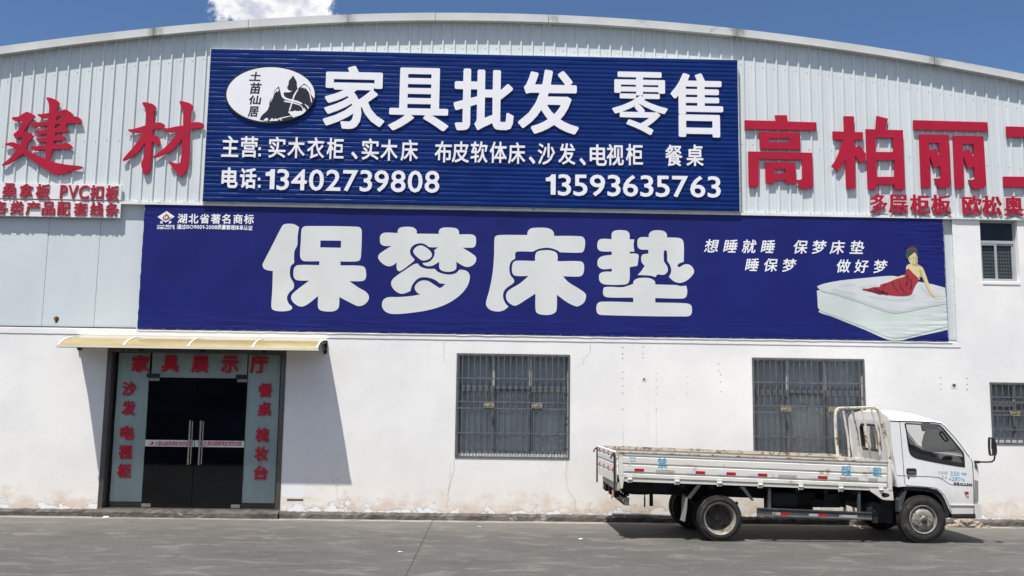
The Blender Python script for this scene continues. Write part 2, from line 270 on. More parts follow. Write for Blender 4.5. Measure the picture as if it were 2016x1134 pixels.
# ------------------------------------------------------------------ mesh helpers
class MB:
    def __init__(s): s.v, s.f, s.m = [], [], []
    def add(s, vs, fs, mi=0):
        o = len(s.v); s.v += [tuple(v) for v in vs]; s.f += [tuple(i+o for i in f) for f in fs]; s.m += [mi]*len(fs); return s
    def box(s, a, b, mi=0):
        x0, x1 = sorted((a[0], b[0])); y0, y1 = sorted((a[1], b[1])); z0, z1 = sorted((a[2], b[2]))
        return s.add([(x0, y0, z0), (x1, y0, z0), (x1, y1, z0), (x0, y1, z0), (x0, y0, z1), (x1, y0, z1), (x1, y1, z1), (x0, y1, z1)],
                     [(0, 3, 2, 1), (4, 5, 6, 7), (0, 1, 5, 4), (1, 2, 6, 5), (2, 3, 7, 6), (3, 0, 4, 7)], mi)
    def hexa(s, a, b, mi=0):            # front quad a (4 pts) and back quad b (4 pts)
        return s.add(list(a)+list(b), [(0, 1, 2, 3), (7, 6, 5, 4), (0, 4, 5, 1), (1, 5, 6, 2), (2, 6, 7, 3), (3, 7, 4, 0)], mi)
    def quad(s, *p, mi=0): return s.add(p, [tuple(range(len(p)))], mi)
    def tube(s, pts, r, n=8, mi=0, cap=True):
        pts = [Vector(p) for p in pts]; rs = r if isinstance(r, (list, tuple)) else [r]*len(pts)
        rings = []; up = None
        for i, p in enumerate(pts):
            d = (pts[min(i+1, len(pts)-1)]-pts[max(i-1, 0)]).normalized()
            if up is None: up = d.orthogonal().normalized()
            a = (up-d*up.dot(d)).normalized(); up = a; b = d.cross(a)
            rings.append([p+(a*math.cos(2*math.pi*k/n)+b*math.sin(2*math.pi*k/n))*rs[i] for k in range(n)])
        vs = [v for rg in rings for v in rg]; fs = []
        for i in range(len(pts)-1):
            for k in range(n): fs.append((i*n+k, i*n+(k+1) % n, (i+1)*n+(k+1) % n, (i+1)*n+k))
        if cap: fs += [tuple(reversed(range(n))), tuple(range((len(pts)-1)*n, len(pts)*n))]
        return s.add(vs, fs, mi)
    def bar(s, p0, p1, wx, wy, mi=0):     # square bar between two points
        p0, p1 = Vector(p0), Vector(p1); d = (p1-p0).normalized(); a = Vector((0, 1, 0)) if abs(d.y) < .9 else Vector((1, 0, 0))
        u = d.cross(a).normalized()*wx/2; w = u.cross(d).normalized()*wy/2
        q = lambda p: [p-u-w, p+u-w, p+u+w, p-u+w]
        return s.hexa(q(p0), q(p1), mi)
    def lathe(s, c, prof, n=40, mi=0):    # axis along Y; prof = [(r, y)]
        vs = []; fs = []
        for r, y in prof:
            for k in range(n):
                a = 2*math.pi*k/n; vs.append((c[0]+r*math.cos(a), c[1]+y, c[2]+r*math.sin(a)))
        for i in range(len(prof)-1):
            for k in range(n): fs.append((i*n+k, (i+1)*n+k, (i+1)*n+(k+1) % n, i*n+(k+1) % n))
        return s.add(vs, fs, mi)
    def loft(s, rows, mi=0, closed=False):
        n = len(rows[0]); vs = [v for r in rows for v in r]; fs = []
        for i in range(len(rows)-1):
            for k in range(n if closed else n-1): fs.append((i*n+k, i*n+(k+1) % n, (i+1)*n+(k+1) % n, (i+1)*n+k))
        return s.add(vs, fs, mi)
    def build(s, name, mats, parent=None, smooth=False, bevel=0.0, fix=True):
        me = bpy.data.meshes.new(name); off = Vector(parent_origin(parent)) if parent else Vector((0, 0, 0))
        me.from_pydata([Vector(v)-off for v in s.v], [], s.f)
        for m in (mats if isinstance(mats, (list, tuple)) else [mats]): me.materials.append(MT[m])
        me.polygons.foreach_set('material_index', s.m)
        if fix:
            bm = bmesh.new(); bm.from_mesh(me); bmesh.ops.recalc_face_normals(bm, faces=bm.faces); bm.to_mesh(me); bm.free()
        ob = bpy.data.objects.new(name, me); COL.objects.link(ob)
        if parent: ob.parent = parent
        if bevel:
            md = ob.modifiers.new('edge', 'BEVEL'); md.width = bevel; md.segments = 2; md.limit_method = 'ANGLE'; md.angle_limit = math.radians(40)
        if smooth:
            for p in me.polygons: p.use_smooth = True
            me.update(); 
            if smooth != 'all': me.set_sharp_from_angle(angle=math.radians(38))
        return ob
ORIG = {}
def parent_origin(p):
    o = Vector((0, 0, 0))
    while p is not None:
        o += p.location; p = p.parent
    return o
def thing(name, loc, label, cat, group=None):
    o = bpy.data.objects.new(name, None); COL.objects.link(o); o.location = loc; o.empty_display_size = .3
    o['label'] = label; o['category'] = cat
    if group: o['group'] = group
    return o
def tag(o, label=None, cat=None, group=None, kind=None):
    if label: o['label'] = label
    if cat: o['category'] = cat
    if group: o['group'] = group
    if kind: o['kind'] = kind
    return o
def rebase(o, loc):                       # move a lone mesh's origin to its base
    loc = Vector(loc); o.data.transform(Matrix.Translation(-loc)); o.location = loc; return o

# ------------------------------------------------------------------ flat outlines and lettering
_tc = bpy.data.curves.new('outline', 'CURVE'); _tc.dimensions = '2D'; _tc.fill_mode = 'BOTH'
_to = bpy.data.objects.new('outline', _tc); COL.objects.link(_to)
_fc = bpy.data.curves.new('glyph', 'FONT'); _fo = bpy.data.objects.new('glyph', _fc); COL.objects.link(_fo); _fc.resolution_u = 3
S_ = 100.0
def fill_loops(loops, depth):             # loops of (x, z) -> vertices, faces of a plate `depth` thick, front at w = depth
    _tc.splines.clear()
    for lp in loops:
        if len(lp) < 3: continue
        sp = _tc.splines.new('POLY'); sp.points.add(len(lp)-1)
        sp.points.foreach_set('co', [c for p in lp for c in (p[0]*S_, p[1]*S_, 0, 1)]); sp.use_cyclic_u = True
    _tc.extrude = depth/2*S_; _to.data.update_tag(); bpy.context.view_layer.update()
    dg = bpy.context.evaluated_depsgraph_get(); me = bpy.data.meshes.new_from_object(_to.evaluated_get(dg))
    v = np.empty(len(me.vertices)*3); me.vertices.foreach_get('co', v); v = v.reshape(-1, 3)/S_
    fs = [tuple(p.vertices) for p in me.polygons]; bpy.data.meshes.remove(me)
    return v, fs
def plate(mb, loops, Y, depth, mi=0):     # plate whose front is at Y-depth and back at Y
    v, fs = fill_loops(loops, depth)
    mb.add([(a, Y-depth/2-c, b) for a, b, c in v], fs, mi); return mb
def smooth_loop(pts, n=5):
    out = []; N = len(pts)
    for i in range(N):
        p0, p1, p2, p3 = pts[i-1], pts[i], pts[(i+1) % N], pts[(i+2) % N]
        a, b = np.array(p1[:2], float), np.array(p2[:2], float)
        c1, c2 = len(p1) > 2, len(p2) > 2
        if c1 and c2: out.append(tuple(a)); continue
        L = np.linalg.norm(b-a)+1e-9
        def tang(q0, q1, q2):
            q0, q1, q2 = [np.array(q[:2], float) for q in (q0, q1, q2)]
            t = q2-q0; return t/(np.linalg.norm(t)+1e-9)
        t1 = (b-a)/L if c1 else tang(p0, p1, p2); t2 = (b-a)/L if c2 else tang(p1, p2, p3)
        for k in range(n):
            u = k/n; h = (2*u**3-3*u**2+1, u**3-2*u**2+u, -2*u**3+3*u**2, u**3-u**2)
            out.append(tuple(h[0]*a+h[1]*L*t1+h[2]*b+h[3]*L*t2))
    return out
def P2(x, y, Y=0.0): w = W(x, y, Y); return (w.x, w.z)
def traced(loops, ox, oy, sc, Y, smooth=True):
    res = []
    for lp in loops:
        q = smooth_loop(lp) if smooth else [p[:2] for p in lp]
        res.append([P2(ox+x/sc, oy+y/sc, Y) for x, y in q])
    return res
_gc = {}
def _poly_edges(P): return np.array([(P[i], P[(i+1) % len(P)]) for i in range(len(P))])
_gc['1'] = _poly_edges([(.02, .47), (.02, .565), (.10, .58), (.155, .625), (.18, .68), (.285, .68), (.285, .02), (.165, .02), (.165, .47)])
def glyph_edges(ch):
    if ch in _gc: return _gc[ch]
    _fc.body = ch; _fo.data.update_tag(); bpy.context.view_layer.update()
    me = bpy.data.meshes.new_from_object(_fo.evaluated_get(bpy.context.evaluated_depsgraph_get()))
    cnt = {}
    for p in me.polygons:
        for e in p.edge_keys: cnt[e] = cnt.get(e, 0)+1
    co = [(v.co.x, v.co.y) for v in me.vertices]
    E = np.array([(co[a], co[b]) for (a, b), c in cnt.items() if c == 1]); bpy.data.meshes.remove(me)
    _gc[ch] = E; return E
_lc = {}
def glyph_loops(ch, wt, step=.014, asp=1.0):      # outline of a character thickened by wt (em), y stretched by asp
    key = (ch, wt, step, asp)
    if key in _lc: return _lc[key]
    E = glyph_edges(ch)*np.array([1, asp]); pad = wt+step*2.5
    x0, y0 = E[:, :, 0].min()-pad, E[:, :, 1].min()-pad; x1, y1 = E[:, :, 0].max()+pad, E[:, :, 1].max()+pad
    nx, ny = int((x1-x0)/step)+2, int((y1-y0)/step)+2
    gx = x0+np.arange(nx)*step; gy = y0+np.arange(ny)*step
    PX, PY = np.meshgrid(gx, gy); px, py = PX.ravel()[:, None], PY.ravel()[:, None]
    ax, ay, bx, by = E[:, 0, 0], E[:, 0, 1], E[:, 1, 0], E[:, 1, 1]
    dx, dy = bx-ax, by-ay; L2 = dx*dx+dy*dy+1e-12
    t = np.clip(((px-ax)*dx+(py-ay)*dy)/L2, 0, 1)
    d = np.sqrt((((px-ax-t*dx)**2+(py-ay-t*dy)**2).min(1)))
    cr = ((ay > py) != (by > py)) & (px < (bx-ax)*(py-ay)/(by-ay+1e-15)+ax)
    ins = cr.sum(1) % 2 == 1
    f = (np.where(ins, d, -d)+wt).reshape(ny, nx) + 1e-7
    segs = {}
    ins_ = f > 0; c = ins_[:-1, :-1]*1+ins_[:-1, 1:]*2+ins_[1:, 1:]*4+ins_[1:, :-1]*8
    T = {1: [(3, 0)], 2: [(0, 1)], 3: [(3, 1)], 4: [(1, 2)], 5: [(3, 2), (1, 0)], 6: [(0, 2)], 7: [(3, 2)], 8: [(2, 3)], 9: [(2, 0)], 10: [(0, 3), (2, 1)], 11: [(2, 1)], 12: [(1, 3)], 13: [(1, 0)], 14: [(0, 3)]}
    def ek(i, j, e): return ((i, j, 0), (i, j+1, 1), (i+1, j, 0), (i, j, 1))[e]
    for i, j in zip(*np.nonzero((c > 0) & (c < 15))):
        for a, b in T[int(c[i, j])]: segs[ek(i, j, a)] = ek(i, j, b)
    def pt(k):
        i, j, o = k
        if o == 0: u = f[i, j]/(f[i, j]-f[i, j+1]); return (gx[j]+u*step, gy[i])
        u = f[i, j]/(f[i, j]-f[i+1, j]); return (gx[j], gy[i]+u*step)
    loops = []
    while segs:
        k0 = next(iter(segs)); k = k0; lp = []
        while k in segs: lp.append(pt(k)); k = segs.pop(k)
        if len(lp) >= 4: loops.append(simplify(lp, step*.22))
    res = [(np.array(l)/np.array([1, asp])).tolist() for l in loops if len(l) >= 3]
    _lc[key] = res; return res
def simplify(lp, tol):
    P = np.array(lp); keep = [0, len(P)//2]
    def dp(a, b):
        if b-a < 2: return []
        q = P[a+1:b]; d = P[b % len(P)]-P[a]; L = np.hypot(*d)+1e-12
        dist = abs(d[0]*(q[:, 1]-P[a, 1])-d[1]*(q[:, 0]-P[a, 0]))/L; i = int(dist.argmax())
        if dist[i] < tol: return []
        m = a+1+i; return dp(a, m)+[m]+dp(m, b)
    h = len(P)//2; idx = [0]+dp(0, h)+[h]+dp(h, len(P))
    return P[idx].tolist()
def ch_box(ch, box, Y, wt=.02, step=.014, slant=0.0, asp=1.0):      # fit a character's ink to a measured photo box (x0,y0,x1,y1)
    x0, y0, x1, y1 = box; cx, cy = (x0+x1)/2, (y0+y1)/2
    c = W(cx, cy, Y); k = (W(cx+1, cy, Y)-c).length; w, h = (x1-x0)*k, (y1-y0)*k
    L = glyph_loops(ch, wt, step, asp); a = np.array([p for l in L for p in l]); lo, hi = a.min(0), a.max(0); m = (lo+hi)/2; s = (w/(hi[0]-lo[0]), h/(hi[1]-lo[1]))
    return [[(c.x+(p[0]-m[0])*s[0]+slant*(p[1]-m[1])*s[1], c.z+(p[1]-m[1])*s[1]) for p in l] for l in L]
def ch_em(ch, cx, cy, ew, eh, Y, wt=.02, step=.018, slant=0.0):   # place a CJK character by its em square centre and size in photo pixels
    c = W(cx, cy, Y); k = (W(cx+1, cy, Y)-c).length
    L = glyph_loops(ch, wt, step); w, h = ew*k, eh*k
    return [[(c.x+(p[0]-.5)*w+slant*(p[1]-.36)*h, c.z+(p[1]-.37)*h) for p in l] for l in L]
def text_line(txt, xs, y0, y1, ew, eh, Y, wt=.02, step=.02, slant=0.0):
    out = []
    for i, ch in enumerate(txt):
        if ch == ' ': continue
        u = (xs[i]-xs[0])/max(1e-6, xs[-1]-xs[0]); out += ch_em(ch, xs[i], y0+(y1-y0)*u, ew, eh, Y, wt, step, slant)
    return out
def latin_line(txt, x0, x1, ytop0, ybot0, ytop1, ybot1, Y, wt=.02, step=.014):   # proportional latin text fitted between measured ends
    adv = {}; pen = 0; pl = []
    for ch in txt:
        E = glyph_edges(ch) if ch != ' ' else None
        if E is None: pen += .28; continue
        lo, hi = E[:, :, 0].min(), E[:, :, 0].max(); pl.append((ch, pen-lo)); pen += hi-lo+.09
    tot = pen-.09; out = []; cap = .70
    a, b = W(x0, ybot0, Y), W(x1, ybot1, Y); ha = (W(x0, ytop0, Y)-a).length; hb = (W(x1, ytop1, Y)-b).length
    for ch, px in pl:
        for l in glyph_loops(ch, wt, step):
            q = []
            for p in l:
                u = (p[0]+px)/tot; h = ha+(hb-ha)*u
                q.append((a.x+(b.x-a.x)*u, a.z+(b.z-a.z)*u+p[1]/cap*h))
            out.append(q)
    return out
def lettering(name, loops, Y, depth, mat, parent=None):
    mb = MB(); plate(mb, loops, Y, depth); return mb.build(name, mat, parent, fix=False)

# ================================================================== GROUND
g = MB(); g.quad((-300, -300, 0), (300, -300, 0), (300, 300, 0), (-300, 300, 0))
tag(g.build('ground', 'ground'), 'worn grey concrete yard with streaks and an expansion joint', None, None, 'structure')

# ================================================================== WAREHOUSE
XL, XR = -15.0, 15.0
Z_SEAM = (W(0, 392.5).z+W(2016, 429.7).z)/2          # bottom of the ribbed cladding
Z_LOW = (W(271, 648.5).z+W(1867, 671).z)/2           # bottom of the flat panels
X_PIL = W(1880, 520).x
hall = thing('warehouse', (0, 0, 0), 'white rendered warehouse with arched gable of pale ribbed steel', 'warehouse')
def avgx(*ps): return sum(W(*p).x for p in ps)/len(ps)
def avgz(*ps): return sum(W(*p).z for p in ps)/len(ps)
DX0, DX1 = avgx((213.7, 685.4), (190.3, 1004.4)), avgx((565, 688.2), (550.3, 1009.2)); DZ0, DZ1 = .10, avgz((213.7, 685.4), (565, 688.2))
W1 = (avgx((899.4, 694.1), (894.8, 902)), avgx((1121.8, 699.3), (1122.2, 903.8)), avgz((894.8, 902), (1122.2, 903.8)), avgz((899.4, 694.1), (1121.8, 699.3)))
w1w, w1h = W1[1]-W1[0], W1[3]-W1[2]
x2 = avgx((1479, 703.1), (1484.7, 891.6)); z2 = avgz((1479, 703.1), (1700.7, 707.5))
W2 = (x2, avgx((1700.7, 707.5), (1706, 808.9)), z2-w1h, z2)
x3 = avgx((1948, 752), (1953, 860)); z3 = avgz((1948, 752), (2016, 754))
W3 = (x3, x3+1.5, avgz((1955, 874), (2016, 877)), z3)
W4 = (avgx((1928, 429), (1934.7, 557.6)), avgx((2004, 440), (2006, 550)), avgz((1935, 557.5), (2003, 558)), Z_SEAM-.03)
PLZ = .10
holes = [(DX0, DX1, -1, DZ1, .24), W1+(.14,), W2+(.14,), W3+(.14,), W4+(.16,), (XL-1, X_PIL, Z_LOW, 99, .07)]
def wall_mesh(x0, x1, z0, z1, holes):
    mb = MB(); xs = sorted({x0, x1}|{min(max(h[i], x0), x1) for h in holes for i in (0, 1)}|{float(v) for v in range(int(x0), int(x1)+1, 3)})
    zs = sorted({z0, z1}|{min(max(h[i], z0), z1) for h in holes for i in (2, 3)})
    for i in range(len(xs)-1):
        for j in range(len(zs)-1):
            cx, cz = (xs[i]+xs[i+1])/2, (zs[j]+zs[j+1])/2
            if any(h[0] < cx < h[1] and h[2] < cz < h[3] for h in holes): continue
            mb.quad((xs[i], 0, zs[j]), (xs[i+1], 0, zs[j]), (xs[i+1], 0, zs[j+1]), (xs[i], 0, zs[j+1]))
    for a, b, c, d, dep in holes:
        a, b, c, d = max(a, x0), min(b, x1), max(c, z0), min(d, z1)
        mb.quad((a, 0, c), (a, dep, c), (a, dep, d), (a, 0, d)); mb.quad((b, 0, c), (b, 0, d), (b, dep, d), (b, dep, c))
        mb.quad((a, 0, d), (a, dep, d), (b, dep, d), (b, 0, d)); mb.quad((a, 0, c), (b, 0, c), (b, dep, c), (a, dep, c))
    return mb
wall = wall_mesh(XL, XR, PLZ, Z_SEAM-.03, holes).build('wall', 'render', hall, fix=False)
# side and rear walls close the hall
sb = MB(); DEEP = 24.0
sb.box((XL, .3, 0), (XL+.2, DEEP, 5.4)); sb.box((XR-.2, .3, 0), (XR, DEEP, 5.4)); sb.box((XL, DEEP, 0), (XR, DEEP+.2, 5.4)); sb.box((XL+.2, .75, 0), (XR-.2, .8, 5.4), 1)
sb.build('side_wall', ['render', 'black_room'], hall)
# damp plinth, broken along its upper edge
def plinth(x0, x1, name, ztop, proud, mat, seed):
    rnd = random.Random(seed); n = max(4, int((x1-x0)/.07)); rows = [[], [], [], []]
    for i in range(n+1):
        x = x0+(x1-x0)*i/n; d = rnd.uniform(-.012, .012); e = rnd.uniform(-.014, .008)
        rows[0].append((x, -proud-.01+d, -.01)); rows[1].append((x, -proud+d+rnd.uniform(-.008, .01), ztop*.72+e)); rows[2].append((x, -proud*.55+rnd.uniform(-.03, .03), ztop+e)); rows[3].append((x, .03, ztop+.015+rnd.uniform(-.004, .01)))
    mb = MB(); mb.loft(rows); return mb.build(name, mat, hall)
plinth(XL, DX0-.01, 'plinth', PLZ+.005, .10, 'plinth', 1); plinth(DX1+.01, XR, 'plinth', PLZ+.005, .10, 'plinth', 2)
tag(plinth(DX0-.005, DX1+.005, 'threshold', .115, .17, 'plinth', 3), 'cracked brown concrete threshold under the doors')
th = MB(); th.box((DX0, -.03, .02), (DX1, .26, .135)); th.build('door_sill', 'steel', hall, bevel=.006)
# projecting ledge under the flat panels
lg = MB(); rnd = random.Random(5); rows = [[], [], [], []]
for i in range(200):
    x = XL+(X_PIL+.03-XL)*i/199; j = rnd.uniform(-.002, .002)
    rows[0].append((x, -.001, Z_LOW-.115+j)); rows[1].append((x, -.010+j*.3, Z_LOW-.108+j)); rows[2].append((x, -.010+j*.3, Z_LOW-.012)); rows[3].append((x, .075, Z_LOW-.002))
lg.loft(rows); lg.build('ledge', 'render', hall)
jb = MB()                                               # rough plaster edge down the pillar
pts = []
rows = [[], [], []]
for i in range(60):
    z = Z_LOW+.0+(Z_SEAM-.04-Z_LOW)*i/59; j = rnd.uniform(-.012, .012)
    rows[0].append((X_PIL-.005, .068, z)); rows[1].append((X_PIL-.022+j*.5, -.006, z)); rows[2].append((X_PIL+.055+j, -.002, z))
jb.loft(rows); jb.build('plaster_edge', 'render', hall)
# flat sandwich panels between ledge and cladding
seams = [XL, -12.6, -11.4, -10.2, avgx((95, 430), (77.5, 645)), avgx((196.5, 430), (181, 645))]
while seams[-1] < X_PIL-1: seams.append(seams[-1]+(seams[5]-seams[4]))
seams[-1] = X_PIL
for i in range(len(seams)-1):
    pb = MB(); pb.box((seams[i]+.003, .062, Z_LOW), (seams[i+1]-.003, .10, Z_SEAM-.01)); pb.build('flat_panel', 'flat_panel', hall, bevel=.003)
bk = MB(); bk.box((XL, .105, Z_LOW), (X_PIL, .13, Z_SEAM-.01)); bk.build('panel_backing', 'steel_dark', hall)
ph = MB(); c = W(111, 629, .06); lp = [(c.x+.045*math.cos(a)*(1+.25*math.sin(3*a)), c.z+.06*math.sin(a)) for a in [k*.4 for k in range(16)]]; plate(ph, [lp], .062, .004)
lp = [(c.x+.01+.02*math.cos(a), c.z+.03*math.sin(a)) for a in [k*.5 for k in range(12)]]; plate(ph, [lp], .057, .003, 1)
tag(ph.build('panel_hole', ['rust', 'hole'], hall), 'rusty torn hole low on a flat panel')
bt = MB(); bt.box((XL, .03, Z_LOW-.0), (W(268, 650, .06).x, .062, Z_LOW+.025)); bt.build('base_channel', 'steel_dark', hall); bt = MB(); bt.box((W(1868, 672).x-.1, .02, Z_LOW), (X_PIL-.01, .061, Z_LOW+.02)); bt.build('base_channel', 'steel_dark', hall)
# arched roof line
RT = [(0, 92), (150, 74), (303, 55), (489, 37.5), (685, 26.5), (857, 22), (1000, 24.5), (1160, 32), (1300, 41.5), (1451, 55.5), (1650, 82), (1839, 112.5), (2016, 146)]
RBT = [(0, 107.5), (150, 88), (303, 70.5), (489, 54.5), (685, 43), (857, 38), (1000, 40), (1160, 47.5), (1300, 57), (1451, 71), (1650, 97.5), (1839, 127), (2016, 160.5)]
YT = -.12
top = [W(x, y, YT) for x, y in RT]; bot = [W(x, y, YT) for x, y in RBT]
def ext(L):
    a, b = L[1]-L[0], L[-1]-L[-2]
    out = list(L)
    p, s = L[0], a.z/a.x
    for k in range(1, 5): out.insert(0, Vector((p.x-1.5*k, YT, p.z-1.5*k*(s+.012*k))))
    p, s = L[-1], b.z/b.x
    for k in range(1, 5): out.append(Vector((p.x+1.5*k, YT, p.z+1.5*k*(s-.012*k))))
    return out
top, bot = ext(top), ext(bot)
def arch_z(L, x):
    for a, b in zip(L[:-1], L[1:]):
        if a.x <= x <= b.x: return a.z+(b.z-a.z)*(x-a.x)/(b.x-a.x)
    return L[0].z if x < L[0].x else L[-1].z
tx = [v.x for v in top]; cf = np.polyfit([v.x for v in bot], [v.z for v in bot], 5); ct = np.polyfit(tx, [v.z for v in top], 5)
ZB = lambda x: float(np.polyval(cf, x)); ZT = lambda x: float(np.polyval(ct, x))
joints = [XL, W(-250, 140, YT).x, W(0, 100, YT).x-.6, W(303, 60, YT).x, W(489, 45, YT).x, W(685, 33, YT).x, W(857, 30, YT).x, W(1080, 33, YT).x, W(1451, 62, YT).x, W(1839, 118, YT).x, W(2140, 118, YT).x, XR]
for i in range(len(joints)-1):
    a, b = joints[i]+.004, joints[i+1]-.004; rows = [[] for _ in range(7)]; n = 12; lift = (.004 if i % 2 else 0)
    for k in range(n+1):
        x = a+(b-a)*k/n; zb, zt = ZB(x), ZT(x)
        for r, (y, z) in enumerate(((.02, zb+.015), (YT+.02, zb+.012), (YT-lift, zb), (YT-lift, zb+.02), (YT-lift-.006, zt-.012), (YT+.03, zt), (.5, zt+.015))): rows[r].append((x, y, z))
    mb = MB(); mb.loft(rows); mb.build('roof_trim', 'trim', hall, smooth=True)
rf = MB(); rows = [[], []]
for k in range(41):
    x = XL+(XR-XL)*k/40
    rows[0].append((x, .45, ZT(x))); rows[1].append((x, DEEP+.2, ZT(x)))
rf.loft(rows); rf.build('roof', 'trim', hall, smooth=True)
# ribbed gable cladding: one profile, 0.21 m pitch, with small stiffening beads
PITCH_RIB = .2115; xr0 = W(23, 118.4).x
def cladprof():
    pr = []
    k0 = int((XL-xr0)/PITCH_RIB)
    for k in range(k0, int((XR-xr0)/PITCH_RIB)):
        x = xr0+k*PITCH_RIB
        pr += [(x-.024, .028), (x-.011, 0.0), (x+.011, 0.0), (x+.024, .028)]
        for o in (.085, .145): pr += [(x+o-.009, .028), (x+o-.004, .0255), (x+o+.004, .0255), (x+o+.009, .028)]
    return pr
pr = cladprof(); rows = [[], []]
for x, y in pr: rows[0].append((x, y, Z_SEAM)); rows[1].append((x, y, ZB(x)+.03))
cb = MB(); cb.loft(rows); clad = cb.build('cladding', 'clad', hall, fix=False)
sc_ = MB(); rs = random.Random(11)
k0 = int((XL-xr0)/PITCH_RIB)
for k in range(k0+2, int((XR-xr0)/PITCH_RIB)-1):
    x = xr0+k*PITCH_RIB-.045
    zs = [Z_SEAM+.035, ZB(x)-.50, (ZB(x)-.5+Z_SEAM)/2-.12]
    for z in zs:
        xx, zz = x+rs.uniform(-.006, .006), z+rs.uniform(-.012, .012)
        sc_.lathe((xx, .0275, zz), [(.0085, 0), (.0085, -.002), (.005, -.0025), (.005, -.006), (.0005, -.006)], 6)
tag(sc_.build('cladding_screw', 'screw', hall), 'small dark screws in rows on the ribbed cladding', None, None, 'stuff')
fl = MB()
fl.loft([[(XL, .03, Z_SEAM+.012), (XR, .03, Z_SEAM+.012)], [(XL, -.035, Z_SEAM+.002), (XR, -.035, Z_SEAM+.002)], [(XL, -.040, Z_SEAM-.048), (XR, -.040, Z_SEAM-.048)], [(XL, .06, Z_SEAM-.052), (XR, .06, Z_SEAM-.052)]])
fl.build('seam_flashing', 'flash', hall)
# cracks, drill marks and an old pipe hole on the render
def crack(pts, w):
    cr = MB()
    rr = random.Random(int(pts[0][0])); q = []
    for (a, b), (c_, d) in zip(pts[:-1], pts[1:]):
        for k in range(5): q.append((a+(c_-a)*k/5+rr.uniform(-1.2, 1.2), b+(d-b)*k/5))
    q.append(pts[-1]); L = [P2(*p) for p in q]
    for i in range(len(L)-1):
        (x0, z0), (x1, z1) = L[i], L[i+1]; w0 = w*rr.uniform(.5, 1.2)
        cr.quad((x0-w0, -.002, z0), (x0+w0, -.002, z0), (x1+w0, -.002, z1), (x1-w0, -.002, z1))
    cr.build('plaster_crack', 'crack', wall, fix=False)
crack([(872, 674), (874, 685), (873, 700), (876, 712)], .004); crack([(880, 671), (874, 681)], .003); crack([(1163, 676), (1162, 695), (1150, 705), (1148, 717), (1131, 722)], .004)
crack([(895, 905), (894, 925), (888, 940), (884, 960), (882, 985), (878, 1000)], .005); crack([(887, 915), (884, 940)], .003); crack([(1117, 905), (1113, 935), (1118, 965), (1132, 985), (1134, 1008)], .004)
crack([(1935, 985), (1955, 984), (1975, 984), (2005, 985)], .003); crack([(1946, 1006), (1955, 1007), (1962, 1005)], .004); crack([(655, 940), (664, 965), (665, 990)], .003)
def dot(x, y, r, mi=0, yy=0.0): p = W(x, y, yy); dm = MB(); dm.lathe((p.x, yy, p.z), [(r, -.001), (r*.5, -.0035), (.0004, -.0035)], 8, mi); dm.build('drill_mark', ['hole'], wall, fix=False)
for y in (684, 697, 706): dot(1226, y, .011); dot(1266, y-1, .009)
for y in (733, 745, 760, 774): dot(1226, y, .010); dot(1292, y+2, .008)
for y in (716, 730): dot(1415, y, .009)
for y in (738, 752, 771): dot(1419, y, .009); dot(1354, y+4, .007)
for y in (744, 756, 766): dot(1852, y, .010); dot(1904, y+1, .011)
dot(1226, 806, .010); dot(1292, 806, .010); dot(1664, 1000, .012); dot(664, 944, .008); dot(664, 956, .008); dot(664, 1000, .010)
for px, py, s in ((1268, 747, .035), (1878, 759, .05)):
    dm = MB(); c = W(px, py); lp = [(c.x+s*1.25*math.cos(a)*(1+.15*math.sin(4*a+px)), c.z+s*1.15*math.sin(a)) for a in [k*.35 for k in range(18)]]
    plate(dm, [lp], -.001, .003, 1)
    lp = [(c.x+s*.6*math.cos(a)*(1+.2*math.sin(3*a)), c.z+s*.65*math.sin(a)) for a in [k*.5 for k in range(12)]]; plate(dm, [lp], -.004, .003, 2); dm.build('pipe_hole', ['hole', 'stain', 'rust'], wall, fix=False)
for x, y0, y1, w in ((1226, 808, 905, .018), (1292, 808, 900, .014), (1116, 905, 945, .02)):
    ss = MB(); a, b = W(x, y0), W(x+1, y1); ss.quad((a.x-w*.5, -.0015, a.z), (a.x+w*.5, -.0015, a.z), (b.x+w, -.0015, b.z), (b.x-w*.8, -.0015, b.z)); ss.build('rust_streak', 'stain', wall, fix=False)

sp_ = MB(); a, b = W(565, 982), W(597, 986); sp_.box((a.x, -.004, b.z), (b.x, .01, a.z)); sp_.build('slot', 'brick_stain', wall)
sp_ = MB(); a, b = W(557, 942), W(602, 980); rr = random.Random(9); lp = []
for t_ in range(40):
    u = t_/40*4; k = int(u); f = u-k; q = [(a.x, b.z), (b.x, b.z), (b.x, a.z), (a.x, a.z)]; x_, z_ = (q[k][i]+(q[(k+1) % 4][i]-q[k][i])*f for i in (0, 1)); lp.append((x_+rr.uniform(-.012, .012), z_+rr.uniform(-.012, .012)))
plate(sp_, [lp], -.0005, .001); sp_.build('paint_patch', 'fresh_patch', wall, fix=False)
